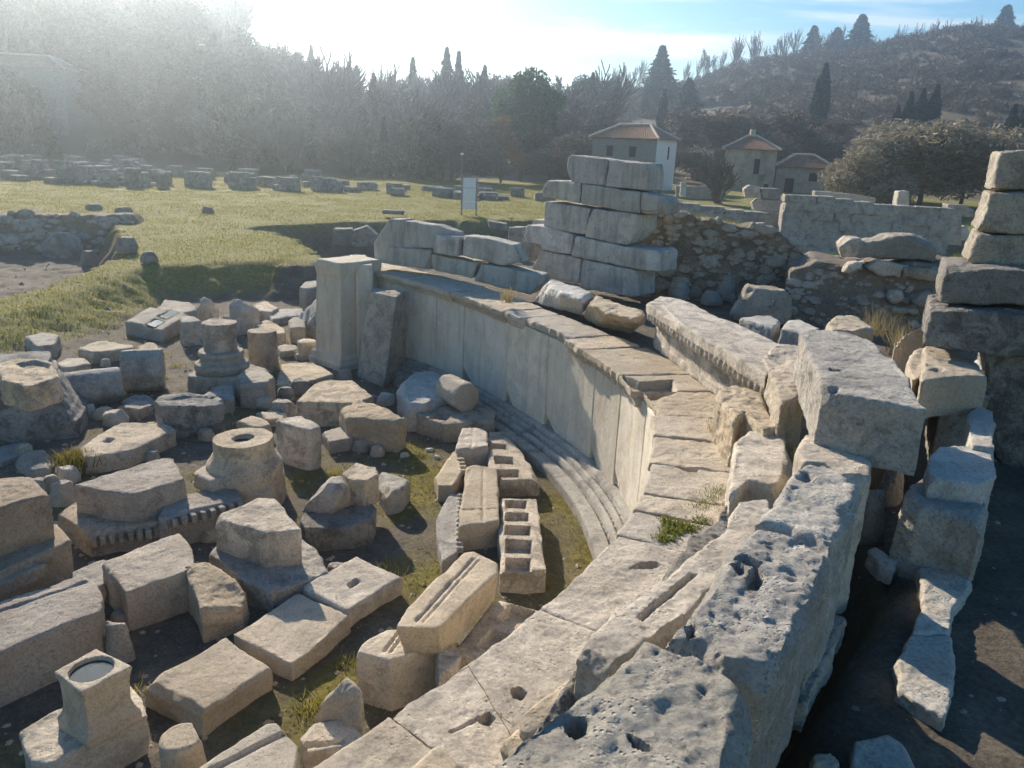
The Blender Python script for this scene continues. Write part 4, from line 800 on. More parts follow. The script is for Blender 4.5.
boxm('panel', sp + [0, -.02, 1.85], .72, .04, .55, 'signwhite', sb, .005); boxm('panel', sp + [0, -.02, 1.2], .72, .04, .68, 'signwhite', sb, .005); boxm('panel', sp + [0, -.02, .6], .72, .04, .42, 'signwhite', sb, .005)
lp = at_dist(461, 206, 52.); lg = gz(lp[0], lp[1]); lm = empty('lamp_post', (lp[0], lp[1], lg)); tag(lm, 'thin pole with a small white lamp head behind the information board', 'lamp')
boxm('pole', np.array([lp[0], lp[1], lg + 1.6]), .06, .06, 3.2, 'metal', lm, .01); boxm('lamp_head', np.array([lp[0], lp[1] - .05, lg + 3.25]), .24, .3, .14, 'signwhite', lm, .04)

# ------------------------------------------------ houses
def hip(root, c, hx, hy, z0, z1, rl, ov=.3, rot=0., ridgecol=True):
    hx += ov; hy += ov; R = Matrix.Rotation(rot, 3, 'Z')
    n = 26; v = []; f = []
    A = [(-hx, -hy, z0), (hx, -hy, z0), (hx, hy, z0), (-hx, hy, z0), (-rl, 0, z1), (rl, 0, z1)]
    def slope(p, q, r, s):               # corrugated slope p-q eaves, s-r ridge
        p, q, r, s = map(lambda t: np.array(A[t]), (p, q, r, s)); L = np.linalg.norm(q - p); m = max(6, int(L / .12)); o = len(v)
        nn = np.cross(q - p, s - p); nn /= np.linalg.norm(nn)
        for i in range(m + 1):
            t = i / m; w = nn * (.05 if i % 2 else 0)
            v.append(p + (q - p) * t + w); v.append(s + (r - s) * t + w)
        for i in range(m): f.append((o + 2 * i, o + 2 * i + 2, o + 2 * i + 3, o + 2 * i + 1))
    slope(0, 1, 5, 4); slope(2, 3, 4, 5); slope(1, 2, 5, 5); slope(3, 0, 4, 4)
    o = len(v); v += [np.array(a) - [0, 0, .08] for a in A[:4]]; f.append((o + 3, o + 2, o + 1, o))
    v = [np.array(R @ Vector(tuple(p))) for p in v]
    rf = link('roof', mesh_from('roof', v, f), M['tile'], c, root)
    S = Solid()
    for a, b in ((4, 5), (0, 4), (1, 5), (2, 5), (3, 4)):
        p, q = np.array(A[a]), np.array(A[b])
        if np.linalg.norm(p - q) < .1: continue
        p = np.array(R @ Vector(tuple(p))) + [0, 0, .06]; q = np.array(R @ Vector(tuple(q))) + [0, 0, .06]; lying(S, p, q, .13, 8)
    rd = link('ridge_tiles', mesh_from('ridge_tiles', S.v, S.f), M['ridge'], c, None); rd.parent = rf; rd.location = (0, 0, 0)
    return rf
def walls(root, c, hx, hy, h, mat, rot, wins=(), below=.6):
    """box walls with real openings on the -y and +x sides; wins: (side, centre, z, w, h)"""
    R = Matrix.Rotation(rot, 3, 'Z'); S = Solid(); th = .35
    sides = {'f': (np.array([-hx, -hy]), np.array([1., 0])), 'r': (np.array([hx, -hy]), np.array([0, 1.])), 'b': (np.array([hx, hy]), np.array([-1., 0])), 'l': (np.array([-hx, hy]), np.array([0, -1.]))}
    for s, (o, e) in sides.items():
        Ln = 2 * hx if s in 'fb' else 2 * hy; n = np.array([-e[1], e[0]]); W_ = sorted([w for w in wins if w[0] == s], key=lambda w: w[1]); x = 0.
        def part(a, b, z0, z1):
            if b - a < .01 or z1 - z0 < .01: return
            m = o + e * (a + b) / 2 + n * th / 2; S.box((m[0], m[1], (z0 + z1) / 2), (e[0] * (b - a) / 2, e[1] * (b - a) / 2, 0), (n[0] * th / 2, n[1] * th / 2, 0), (0, 0, (z1 - z0) / 2))
        e0 = 0. if s in 'fb' else th; e1 = Ln if s in 'fb' else Ln - th; x = e0
        for _, cx, z, w, hh in W_:
            part(x, cx - w / 2, -below, h); part(cx - w / 2, cx + w / 2, -below, z); part(cx - w / 2, cx + w / 2, z + hh, h); x = cx + w / 2
        part(x, e1, -below, h)
    v = [tuple(R @ Vector(p)) for p in S.v]
    w = link('wall', mesh_from('wall', v, S.f), M[mat], c, root)
    for s, cx, z, ww, hh in wins:
        o, e = sides[s]; n = np.array([-e[1], e[0]]); m = o + e * cx + n * (th - .12); S2 = Solid()
        S2.box((m[0], m[1], z + hh / 2), (e[0] * ww / 2, e[1] * ww / 2, 0), (n[0] * .03, n[1] * .03, 0), (0, 0, hh / 2))
        link('window', mesh_from('window', [tuple(R @ Vector(p)) for p in S2.v], S2.f), M['darkopen'], c, root)
    return w
def ground_at(px, Y): 
    c = at_dist(px, 190, Y); return np.array([c[0], c[1], gz(c[0], c[1])])
c = ground_at(630, 80.); rt = RAD(-38); hs = empty('white_house', tuple(c)); tag(hs, 'two storey house with a white end wall and brown hip roof behind the stepped pier', 'house')
walls(hs, c, 3.6, 1.9, 4.7, 'greywall', rt, [('f', 2.0, 3.0, .8, 1.0), ('f', 4.6, 3.0, .8, 1.0)])
Rm = Matrix.Rotation(rt, 3, 'Z'); S = Solid(); S.box((3.66, 0, 2.2), (.04, 0, 0), (0, 1.92, 0), (0, 0, 2.8))
S = Solid()
for y0, y1, z0, z1 in ((-1.92, .2, -.6, 4.7), (.62, 1.92, -.6, 4.7), (.2, .62, -.6, 2.9), (.2, .62, 4.1, 4.7)): S.box((3.64, (y0 + y1) / 2, (z0 + z1) / 2), (.04, 0, 0), (0, (y1 - y0) / 2, 0), (0, 0, (z1 - z0) / 2))
link('white_end_wall', mesh_from('white_end_wall', [tuple(Rm @ Vector(p)) for p in S.v], S.f), M['plaster'], c, hs)
S = Solid(); S.box((3.615, .41, 3.5), (.012, 0, 0), (0, .2, 0), (0, 0, .64)); link('window', mesh_from('window', [tuple(Rm @ Vector(p)) for p in S.v], S.f), M['darkopen'], c, hs)
hip(hs, c, 3.6, 1.9, 4.72, 6.0, 1.7, rot=rt)
c = ground_at(746, 84.); h2 = empty('stone_house', tuple(c)); tag(h2, 'small two storey stone house with a worn tiled roof and one dark upper window', 'house'); rt = RAD(-14)
walls(h2, c, 2.5, 2.5, 4.1, 'housestone', rt, [('f', 3.5, 1.7, 1.2, 1.5), ('f', 4.0, -.3, 1.1, 1.1)]); rf2 = hip(h2, c, 2.5, 2.5, 4.1, 5.4, .5, rot=rt)
ch_ = boxm('chimney', c + [.1, .5, 5.5], .5, .5, 1.2, 'housestone', None, .03); ch_.parent = rf2; ch_.location = (.1, .5, 5.5)
c = ground_at(800, 83.); h3 = empty('stone_shed', tuple(c)); tag(h3, 'low stone outbuilding with a sloping tiled roof joined to the right of the stone house', 'shed')
walls(h3, c, 2.7, 2.0, 2.5, 'housestone', rt, [('f', 3.6, 1.2, .8, .8), ('f', 1.4, -.3, .9, 1.7)]); hip(h3, c, 2.7, 2.0, 2.5, 3.7, .9, rot=rt)
c = ground_at(893, 92.); h4 = empty('tiled_house', tuple(c)); tag(h4, 'house of which only the red tiled roof shows between the grey shrubs', 'house'); walls(h4, c, 2.4, 2., 2.8, 'greywall', 0.); hip(h4, c, 2.4, 2., 2.8, 4.2, .8)
c = ground_at(42, 88.); h5 = empty('hazy_building', tuple(c)); tag(h5, 'low pale roofed building barely visible in the haze at the upper left', 'building'); walls(h5, c + [0, 0, 2.], 5, 3, 3.2, 'greywall', .1, [('f', 3, 1, .8, 1.1), ('f', 6, 1, .8, 1.1)], below=4); hip(h5, c + [0, 0, 2.], 5, 3, 3.2, 4.6, 2.5, rot=.1)

# ================================================================== trees
def tubes(V, Fc, p, q, r0, r1, n=3):
    e = q - p; L = np.linalg.norm(e) + 1e-9; e = e / L; u = np.cross(e, [.31, .2, .93]); u /= np.linalg.norm(u) + 1e-9; w = np.cross(e, u); o = len(V)
    for c, r in ((p, r0), (q, r1)):
        for i in range(n): V.append(c + (u * math.cos(6.283 * i / n) + w * math.sin(6.283 * i / n)) * r)
    for i in range(n): j = (i + 1) % n; Fc.append((o + i, o + j, o + n + j, o + n + i))
def bare(seed, h, spread=.45, levels=4, trunk=.3, kids=(4, 4, 3, 3), r0=None, thin=.028):
    r = np.random.default_rng(seed); TV, TF, CV, CF = [], [], [], []
    def grow(p, d, L, rad, lv):
        k = 3; q = p
        for s in range(k):
            d = d + r.normal(0, .1, 3) + np.array([0, 0, .05]); d = d / np.linalg.norm(d); q2 = q + d * L / k
            ra, rb = rad * (1 - s / k * .5), rad * (1 - (s + 1) / k * .5)
            if lv == 0: tubes(TV, TF, q, q2, ra, rb, 6)
            else: tubes(CV, CF, q, q2, max(ra, thin), max(rb, thin * .8), 3)
            q = q2
            if lv < levels:
                for _ in range(kids[lv] // (1 if lv else 1) if s == k - 1 or lv == 0 and s > 0 else 1):
                    a = r.uniform(0, 6.28); sd = np.array([math.cos(a), math.sin(a), 0]) * spread * r.uniform(.6, 1.5); dd = d + sd; dd /= np.linalg.norm(dd)
                    grow(q - d * L / k * r.uniform(0, .5), dd, L * r.uniform(.5, .8), rb * .6, lv + 1)
    grow(np.zeros(3) - [0, 0, .2], np.array([0, 0, 1.]), h * trunk, r0 or h * .02, 0)
    zm = max(p[2] for p in CV); s = h / zm
    return [np.array(p) * s for p in TV], TF, [np.array(p) * s for p in CV], CF
def leafy(name, C, size, seed, asp=1.6):
    r = np.random.default_rng(seed); n = len(C); a = r.normal(0, 1, (n, 3)); a /= np.linalg.norm(a, axis=1)[:, None]; b = np.cross(a, r.normal(0, 1, (n, 3))); b /= np.linalg.norm(b, axis=1)[:, None]
    s = size * r.uniform(.6, 1.4, (n, 1)); return quads_mesh(name, np.asarray(C, np.float32), (a * s * asp).astype(np.float32), (b * s).astype(np.float32))
PROTO = {}
def proto(key, trunk_v, trunk_f, crown_me, cm):
    zs = np.empty(len(crown_me.vertices) * 3, np.float32); crown_me.vertices.foreach_get('co', zs); zs /= max(1e-3, np.percentile(zs[2::3], 99.7)); crown_me.vertices.foreach_set('co', zs); crown_me.update()
    tm = mesh_from('trunk', trunk_v, trunk_f); tm.materials.append(M['bark']); crown_me.materials.append(M[cm]); PROTO[key] = (tm, crown_me)
def trunkgeo(h, r):
    V, Fc = [], []
    for k in range(4): tubes(V, Fc, np.array([0, 0, h * k / 4 - (.3 if k == 0 else 0)]), np.array([0, 0, h * (k + 1) / 4]), r * (1 - k * .22), r * (1 - (k + 1) * .22), 7)
    return V, Fc
for s in range(3):
    tv, tf, cv, cf = bare(130 + s, 1., .22, 3, .5, r0=.012, thin=.006, kids=(3, 3, 2)); proto('pole%d' % s, tv, tf, mesh_from('crown', cv, cf), 'twig')
for s in range(5):
    tv, tf, cv, cf = bare(30 + s, 1., .42, 4, .28, r0=.018, thin=.0045); proto('bare%d' % s, tv, tf, mesh_from('crown', cv, cf), 'twig')
def conifer_pts(r, n, taper=1., layers=13, gap=.35):
    t = r.uniform(.08, 1, n) ** .9; lay = np.floor(t * layers) / layers; t2 = t; fr = (t - lay) * layers; R = (1 - t) ** taper * .2 * (1.2 - .55 * fr) + .003; q = np.sqrt(r.uniform(0, 1, n)); a = r.uniform(0, 6.283, n); lob = 1 + .3 * np.sin(a * 3 + lay * 40)
    return np.stack([R * q * lob * np.cos(a), R * q * lob * np.sin(a), t2 - q * R * .35], 1)
for s in range(3):
    r = np.random.default_rng(s); proto('fir%d' % s, *trunkgeo(.95, .022), leafy('crown', conifer_pts(r, 6500, .85 + .1 * s), .0075, s, 2.6), 'evergreen')
for s in range(2):
    r = np.random.default_rng(50 + s); n = 8000; t = r.uniform(0.02, 1, n); R = .105 * np.sin(np.clip(t, 0, 1) * 2.4 + .55) ** .8 * np.where(t > .75, (1.02 - t) / .27 * .8 + .2, 1); a = r.uniform(0, 6.283, n); q = r.uniform(.3, 1, n) ** .5 * (1 + .22 * np.sin(a * 4 + t * 17 + s))
    C = np.stack([R * q * np.cos(a) + .05 * t * (s - .3), R * q * np.sin(a), t], 1); proto('cypress%d' % s, *trunkgeo(.7, .02), leafy('crown', C, .0075, s, 2.8), 'cypress')
def clumps(r, n, lobes, rad, squash=.8, hollow=.55):
    C = []
    for (cx, cy, cz, cr) in lobes:
        m = int(n * cr * cr / sum(l[3] ** 2 for l in lobes)); d = r.normal(0, 1, (m, 3)); d /= np.linalg.norm(d, axis=1)[:, None]; q = r.uniform(hollow, 1.02, (m, 1)) * (1 + .2 * fbm(d * 2.6 + cx * 9, 3, int(cz * 50))[:, None]); p = d * q * cr; p[:, 2] *= squash
        keep = fbm(p / cr * 3.2 + cx * 5, 3, 9) > -.22; C.append(p[keep] + [cx, cy, cz])
    return np.concatenate(C)
def lob(r, k, w, h0, h1, s): return [(r.uniform(-w, w), r.uniform(-w, w), r.uniform(h0, h1), s * r.uniform(.7, 1.2)) for _ in range(k)]
r = np.random.default_rng(5); proto('roundpine', *trunkgeo(.5, .03), leafy('crown', clumps(r, 22000, [(0, 0, .62, .3)] + lob(r, 12, .26, .4, .85, .16), 1), .0065, 5, 1.8), 'pine')
for s in range(3):
    r = np.random.default_rng(70 + s); proto('shrub%d' % s, *trunkgeo(.4, .025), leafy('crown', clumps(r, 20000, lob(r, 12, .42, .25, .72, .24), 1, .85, .35), .0055, s, 3.4), 'olive' if s < 2 else 'brush')
r = np.random.default_rng(99); proto('russet', *trunkgeo(.5, .025), leafy('crown', clumps(r, 9000, lob(r, 9, .25, .35, .85, .18), 1, .9, .2), .007, 9, 1.8), 'russet')
r = np.random.default_rng(98); proto('evergreenbush', *trunkgeo(.5, .025), leafy('crown', clumps(r, 13000, lob(r, 11, .27, .25, .82, .2), 1, .95, .3), .0065, 8, 2.4), 'evergreen')
def tree(name, key, label, cat, px, ytop, Y, hmin=2., group=None, wide=1., h=None, dx=0.):
    c = at_dist(px, ytop, Y); X = c[0] + dx; g = gz(X, Y); h = h or max(hmin, c[2] - g)
    o = empty(name, (X, Y, g)); tag(o, label, cat, group); tm, cm = PROTO[key]; rz = random.uniform(0, 6.28)
    for nm, me in (('trunk', tm), ('crown', cm)):
        k = bpy.data.objects.new(nm, me); COL.objects.link(k); k.parent = o; k.scale = (h * wide, h * wide, h); k.rotation_euler = (0, 0, rz)
    return o
tree('round_pine', 'roundpine', 'big rounded green tree standing out from the woodland in the middle', 'tree', 525, 74, 86., wide=.95)
tree('russet_tree', 'russet', 'rusty brown leafy tree in front of the big rounded green tree', 'tree', 503, 118, 80., wide=1.)
for px, yt, Y, lb in ((413, 58, 125, 'slim conifer left of the two tall ones on the woodland skyline'), (447, 48, 125, 'taller of the paired slim conifers on the woodland skyline'), (459, 52, 126, 'right one of the paired slim conifers on the woodland skyline'), (485, 66, 125, 'short conifer on the skyline just left of the big rounded tree'), (311, 46, 125, 'dark conifer on the hazy skyline right of the sun glow'), (30, -15, 118, 'tall conifer in the thick haze at the upper left corner'), (663, 46, 175, 'tall dark conifer on the saddle above the white house'), (815, 26, 238, 'broad conifer standing on the ridge, leftmost of three on the hill'), (838, 28, 238, 'middle conifer of three on the ridge of the hill'), (863, 15, 238, 'tallest conifer of three on the ridge of the hill'), (1008, 6, 240, 'conifer on the ridge at the far right'), (690, 78, 150, 'dark conifer below the bare hill trees, right of the tall one'), (647, 82, 160, 'small dark conifer left of the tall one above the white house')):
    tree('conifer', 'fir%d' % random.randrange(3), lb, 'tree', px, yt, Y, 5., wide=2.3 if px > 650 else .95)
for px, yt, Y, lb in ((826, 64, 118, 'tall cypress standing alone in the middle of the hillside'), (912, 92, 108, 'left cypress of the dark clump above the grey shrubs'), (924, 88, 109, 'middle cypress of the dark clump above the grey shrubs'), (938, 84, 108, 'right and tallest cypress of the dark clump'), (900, 105, 106, 'short cypress at the left of the dark clump'), (1018, 104, 92, 'dark cypress behind the tower at the right edge'), (1032, 95, 93, 'cypress cut off by the right edge behind the tower'), (665, 90, 130, 'dark cypress behind the roof of the white house')):
    tree('cypress', 'cypress%d' % random.randrange(2), lb, 'tree', px, yt, Y, 5., wide=1.0)
for px, yt, Y, wd, lb, key in ((864, 133, 72, 1.1, 'grey green shrub right of the stone outbuilding', 'shrub0'), (935, 122, 66, 1.6, 'largest grey shrub, behind the long stained wall', 'shrub1'), (890, 152, 60, 1.3, 'lower grey shrub in front of the red tiled roof', 'shrub0'), (975, 135, 64, 1.4, 'grey shrub between the largest shrub and the tower', 'shrub1'), (700, 148, 92, 1.3, 'brown bare bush between the white house and the stone house', 'shrub2'), (745, 110, 100, 1.6, 'brown bare thicket behind the stone house', 'shrub2'), (800, 118, 102, 1.6, 'brown thicket behind the stone outbuilding', 'shrub2'), (590, 135, 90, 1.3, 'brown thicket left of the white house', 'shrub2'), (550, 150, 85, 1.4, 'low brown thicket between the rounded tree and the pier', 'shrub2')):
    tree('shrub', key, lb, 'shrub', px, yt, Y, 2., wide=wd)
tree('bare_tree', 'bare1', 'small bare tree in front of the stone house', 'tree', 726, 158, 62., 2.5, wide=.8)
GT = 'bare trees along the skyline'
for px, yt, lb in ((165, 10, None), (190, -6, None), (215, -10, None), (238, 22, None), (258, 36, None), (150, 2, None)):
    tree('bare_tree', 'bare%d' % random.randrange(5), 'leafless tree against the bright sky at the upper left', 'tree', px, yt, 140., 5., GT, wide=1.)
for k in range(64):
    px = 575 + k * 6.8 + random.uniform(-4, 4); Rr = np.interp(px, [a for a, _, _ in RIDGE], [b for _, _, b in RIDGE]); Rc = np.interp(px, [a for a, _, _ in RIDGE], [b for _, b, _ in RIDGE])
    tree('bare_tree', 'pole%d' % random.randrange(3), 'small leafless tree in the thin row along the ridge of the hill', 'tree', px, Rc - random.uniform(16, 34) * (1 if px < 850 else .6), Rr * .985, 3., GT, wide=.7)
GW = 'trees of the hazy woodland'
for k in range(190):                      # the wood that closes the field
    px = random.uniform(-40, 600); Y = random.uniform(78, 128); ky = random.random(); 
    if px > 560: Y = random.uniform(100, 135)
    
    if 468 < px < 575 and Y < 96: Y += 24
    h = random.uniform(5, 9) * (1.15 if Y > 100 else .85); key = 'fir%d' % random.randrange(3) if ky < .3 else ('bare%d' % random.randrange(5) if ky < .55 else ('evergreenbush' if ky < .85 else 'shrub2'))
    tree('woodland_tree', key, 'tree of the dim hazy woodland closing the field on the left', 'tree', px, 100, Y, h=h, group=GW, wide=1. if key[0] != 's' else 1.2)
# brush covering the hill beyond counting
def scatter_brush():
    r = np.random.default_rng(77); C = []; 
    n = 6500; az = r.uniform(RAD(-42), RAD(44), n); q = r.uniform(.0, 1, n); RR = np.interp(az, _raz, _rr); rad = 92 + (RR - 92) * q ** .8; x, y = rad * np.sin(az), rad * np.cos(az); z = gz_raw(x, y)
    cl = fbm(np.stack([x * .035, y * .035, 0 * x], 1), 3, 4); keep = cl > -.3; x, y, z = x[keep], y[keep], z[keep]; az = az[keep]
    out = []
    for i in range(len(x)):
        s = r.uniform(.6, 1.6); m = 60; d = r.normal(0, 1, (m, 3)); d /= np.linalg.norm(d, axis=1)[:, None]; p = d * r.uniform(.4, 1, (m, 1)) * [s, s, s * 1.15]; p[:, 2] = np.abs(p[:, 2]) * 1.2; out.append(p + [x[i], y[i], z[i]])
    C = np.concatenate(out); me = leafy('brush', C, .055, 3, 7.); me.materials.append(M['brush']); o = bpy.data.objects.new('hillside_brush', me); COL.objects.link(o); tag(o, 'leafless brown brushwood covering the hillsides', 'brushwood', kind='stuff')
scatter_brush()

# ================================================================== ground
def spaced(lo, hi, a, b, fine, grow=1.09):
    c = list(np.arange(a, b, fine)); s = fine; x = c[-1]
    while x < hi: s = min(s * grow, 6.); x += s; c.append(min(x, hi))
    s = fine; x = a; l = []
    while x > lo: s = min(s * grow, 6.); x -= s; l.append(max(x, lo))
    return np.array(l[::-1] + c)
GX = spaced(-400, 400, -22, 16, .17); GY = spaced(-24, 440, -1, 40, .17)
xx, yy = np.meshgrid(GX, GY); x = xx.ravel(); y = yy.ravel(); z = gz_raw(x, y)
p3 = np.stack([x, y, 0 * x], 1); near = np.clip(1 - np.hypot(x, y) / 90, 0, 1)
jit = .45 * fbm(p3 * .9, 3, 12) + .25 * fbm(p3 * 3, 2, 13); sdY, sdP, sdH, sdB, sdT = [sdpoly(P, x, y) + (jit if q_ < 3 else 0) for q_, P in enumerate((YARD, PIT, HOLLOW, BACK, TRENCH))]
inside = np.clip(.5 - sdY, 0, 1); trench = np.clip(.5 - sdT, 0, 1)
rub = np.clip(np.minimum(.5 - np.minimum(sdP, sdH) / 1.2, 1), 0, 1)
z = z + near * (.05 * fbm(p3 * 1.3, 4, 3) + .035 * fbm(p3 * 5, 3, 8)) + trench * .06 * fbm(p3 * 3, 4, 2) + rub * .12 * fbm(p3 * 2.2, 4, 6)
nx, ny = len(GX), len(GY); idx = np.arange(nx * ny).reshape(ny, nx)
fq = np.stack([idx[:-1, :-1], idx[:-1, 1:], idx[1:, 1:], idx[1:, :-1]], -1).reshape(-1, 4)
gm = bpy.data.meshes.new('ground'); gm.vertices.add(len(x)); gm.vertices.foreach_set('co', np.stack([x, y, z], 1).astype(np.float32).ravel())
gm.loops.add(fq.size); gm.loops.foreach_set('vertex_index', fq.ravel().astype(np.int32)); gm.polygons.add(len(fq)); gm.polygons.foreach_set('loop_start', np.arange(0, fq.size, 4, dtype=np.int32)); gm.update(calc_edges=True); gm.shade_smooth()
r_ = np.hypot(x, y)
grass = np.clip((sdY - np.where(x < -8.5, .1, .9)) / .8, 0, 1) * np.clip(np.minimum(sdP, sdH) / 1.0 + .25, 0, 1) * np.clip(sdB, 0, 1) * (1 - trench) * np.clip((92 - r_) / 8, 0, 1)
moss = inside * np.clip((fbm(p3 * .9, 4, 21) - .22) * 2., 0, .5)
for (px, py, rr) in ((430, 470, .9), (425, 500, .9), (420, 580, .8), (570, 510, .8), (585, 560, .8), (575, 590, .6), (410, 455, .6), (340, 690, .6), (305, 715, .6)):
    c = at(px, py, 0); moss = np.maximum(moss, inside * np.clip(1.2 - np.hypot(x - c[0], y - c[1]) / rr + .9 * fbm(p3 * 2.5, 3, 5), 0, 1))
hill = np.clip((r_ - 84) / 8, 0, 1)
ca = gm.color_attributes.new('mask', 'FLOAT_COLOR', 'POINT'); ca.data.foreach_set('color', np.stack([grass, moss, hill, np.ones_like(x)], 1).astype(np.float32).ravel())
m, nt, b = nodes('ground_soil_and_grass'); L = nt.links; tc = nt.nodes.new('ShaderNodeTexCoord'); v = tc.outputs['Object']
at_ = nd(nt, 'ShaderNodeAttribute', attribute_name='mask'); sp_ = nt.nodes.new('ShaderNodeSeparateColor'); L.new(at_.outputs['Color'], sp_.inputs[0])
soil = ramp(nt, noise_node(nt, v, 2.2, 8, .7), [(.3, (.1, .083, .063)), (.55, (.165, .138, .106)), (.75, (.25, .212, .165))])
soil = mix(nt, .7, soil, ramp(nt, noise_node(nt, v, 26, 5, .7), [(.35, .5), (.6, 1.15)]), 'MULTIPLY')
gr = ramp(nt, noise_node(nt, v, .8, 10, .75, .3), [(.3, (.145, .145, .028)), (.46, (.2, .19, .042)), (.6, (.235, .2, .06)), (.76, (.26, .215, .1))])
gr = mix(nt, .75, gr, ramp(nt, noise_node(nt, v, 9, 6, .75), [(.35, .5), (.6, 1.2)]), 'MULTIPLY')
mo = ramp(nt, noise_node(nt, v, 7, 6, .7), [(.3, (.07, .058, .02)), (.5, (.17, .145, .03)), (.7, (.27, .22, .05))])
hl = ramp(nt, noise_node(nt, v, .05, 8, .7), [(.3, (.09, .085, .045)), (.5, (.13, .105, .068)), (.7, (.165, .132, .09))])
c = mix(nt, sp_.outputs[1], soil, mo); 
gw = nt.nodes.new('ShaderNodeMath'); gw.operation = 'MULTIPLY_ADD'; L.new(noise_node(nt, v, 3, 6, .7), gw.inputs[0]); gw.inputs[1].default_value = 1.4; gw.inputs[2].default_value = -.7
ga = nt.nodes.new('ShaderNodeMath'); ga.operation = 'ADD'; ga.use_clamp = True; L.new(gw.outputs[0], ga.inputs[0]); L.new(sp_.outputs[0], ga.inputs[1])
gm2 = nt.nodes.new('ShaderNodeMath'); gm2.operation = 'MULTIPLY'; gm2.use_clamp = True; L.new(ga.outputs[0], gm2.inputs[0]); ms = nt.nodes.new('ShaderNodeMath'); ms.operation = 'MULTIPLY'; ms.use_clamp = True; L.new(sp_.outputs[0], ms.inputs[0]); ms.inputs[1].default_value = 2.; L.new(ms.outputs[0], gm2.inputs[1])
c = mix(nt, gm2.outputs[0], c, gr); c = mix(nt, sp_.outputs[2], c, hl)
L.new(c, b.inputs['Base Color']); b.inputs['Roughness'].default_value = .95
bp = nt.nodes.new('ShaderNodeBump'); bp.inputs['Strength'].default_value = .9; bp.inputs['Distance'].default_value = .06; L.new(noise_node(nt, v, 14, 8, .75), bp.inputs['Height']); L.new(bp.outputs[0], b.inputs['Normal'])
gm.materials.append(m); go = bpy.data.objects.new('ground', gm); COL.objects.link(go); tag(go, 'earth and grass of the site with the wooded hills behind', 'ground', kind='structure')
_gzs = z.reshape(ny, nx)
def gsurf(px, py):
    i = np.clip(np.searchsorted(GX, px) - 1, 0, nx - 2); j = np.clip(np.searchsorted(GY, py) - 1, 0, ny - 2)
    u = (px - GX[i]) / (GX[i + 1] - GX[i]); w = (py - GY[j]) / (GY[j + 1] - GY[j])
    return _gzs[j, i] * (1 - u) * (1 - w) + _gzs[j, i + 1] * u * (1 - w) + _gzs[j + 1, i] * (1 - u) * w + _gzs[j + 1, i + 1] * u * w

# ------------------------------------------------ loose pebbles, tufts and plants
def pebbles(name, label, X, Y, s, mat, r, zoff=0.):
    Z = gsurf(X, Y) + zoff; V = []; Fc = []
    base = np.array([(1, 0, 0), (.4, .9, 0), (-.7, .6, 0), (-.8, -.6, 0), (.3, -.95, 0), (.1, .05, .8), (0, 0, -.6)]); fs = [(0, 1, 5), (1, 2, 5), (2, 3, 5), (3, 4, 5), (4, 0, 5), (1, 0, 6), (2, 1, 6), (3, 2, 6), (4, 3, 6), (0, 4, 6)]
    for i in range(len(X)):
        a = r.uniform(0, 6.28); ca_, sa = math.cos(a), math.sin(a); q = base * s[i] * r.uniform(.6, 1.25, (7, 3)); q = np.stack([q[:, 0] * ca_ - q[:, 1] * sa, q[:, 0] * sa + q[:, 1] * ca_, q[:, 2] * .8], 1) + [X[i], Y[i], Z[i]]
        o = len(V); V += list(q); Fc += [tuple(t + o for t in f) for f in fs]
    me = mesh_from(name, V, Fc); o = link(name, me, M[mat]); tag(o, label, 'gravel', kind='stuff')
r = np.random.default_rng(3); n = 8000
X = r.uniform(-13, 2.3, n); Y = r.uniform(3.5, 25, n); k = (sdpoly(YARD, X, Y) < -.1); X, Y = X[k], Y[k]; pebbles('gravel', 'stone chips and gravel strewn over the floor of the yard', X, Y, .008 + .055 * r.uniform(0, 1, len(X)) ** 5, 'tan', r)
X = r.uniform(1.5, 9, 900); Y = r.uniform(2.5, 10, 900); k = sdpoly(TRENCH, X, Y) < -.1; X, Y = X[k], Y[k]; pebbles('rubble', 'small stones in the dark soil of the trench', X, Y, .008 + .04 * r.uniform(0, 1, len(X)) ** 4, 'grey', r)
X = r.uniform(-22, 4, 2600); Y = r.uniform(16, 46, 2600); k = (sdpoly(YARD, X, Y) > .0); X, Y = X[k], Y[k]; w = np.minimum(sdpoly(PIT, X, Y), sdpoly(HOLLOW, X, Y)); k = (w < .6) | (r.uniform(0, 1, len(X)) < .25); X, Y = X[k], Y[k]; pebbles('rubble', 'small stones scattered over the grass spur and the banks', X, Y, .02 + .1 * r.uniform(0, 1, len(X)) ** 4, 'hazyruin', r)
def blades(name, label, C, h, w, mat, r, lean=.5, parent=None, cat='grass', kind='stuff'):
    n = len(C); a = r.uniform(0, 6.283, n); d = np.stack([np.cos(a) * lean * r.uniform(.2, 1, n), np.sin(a) * lean * r.uniform(.2, 1, n), np.ones(n)], 1); d /= np.linalg.norm(d, axis=1)[:, None]; hh = h * r.uniform(.5, 1.3, (n, 1))
    s = np.stack([-np.sin(a + 1), np.cos(a + 1), 0 * a], 1) * w; v = np.empty((n, 4, 3), np.float32); v[:, 0] = C - s; v[:, 1] = C + s; v[:, 2] = C + d * hh + s * .25; v[:, 3] = C + d * hh - s * .25
    cen = v.mean(1); me = quads_mesh(name, cen, cen * 0, cen * 0); me.vertices.foreach_set('co', v.ravel()); me.update(); me.materials.append(M[mat]); o = bpy.data.objects.new(name, me); COL.objects.link(o)
    if label: tag(o, label, cat, kind=kind)
    return o
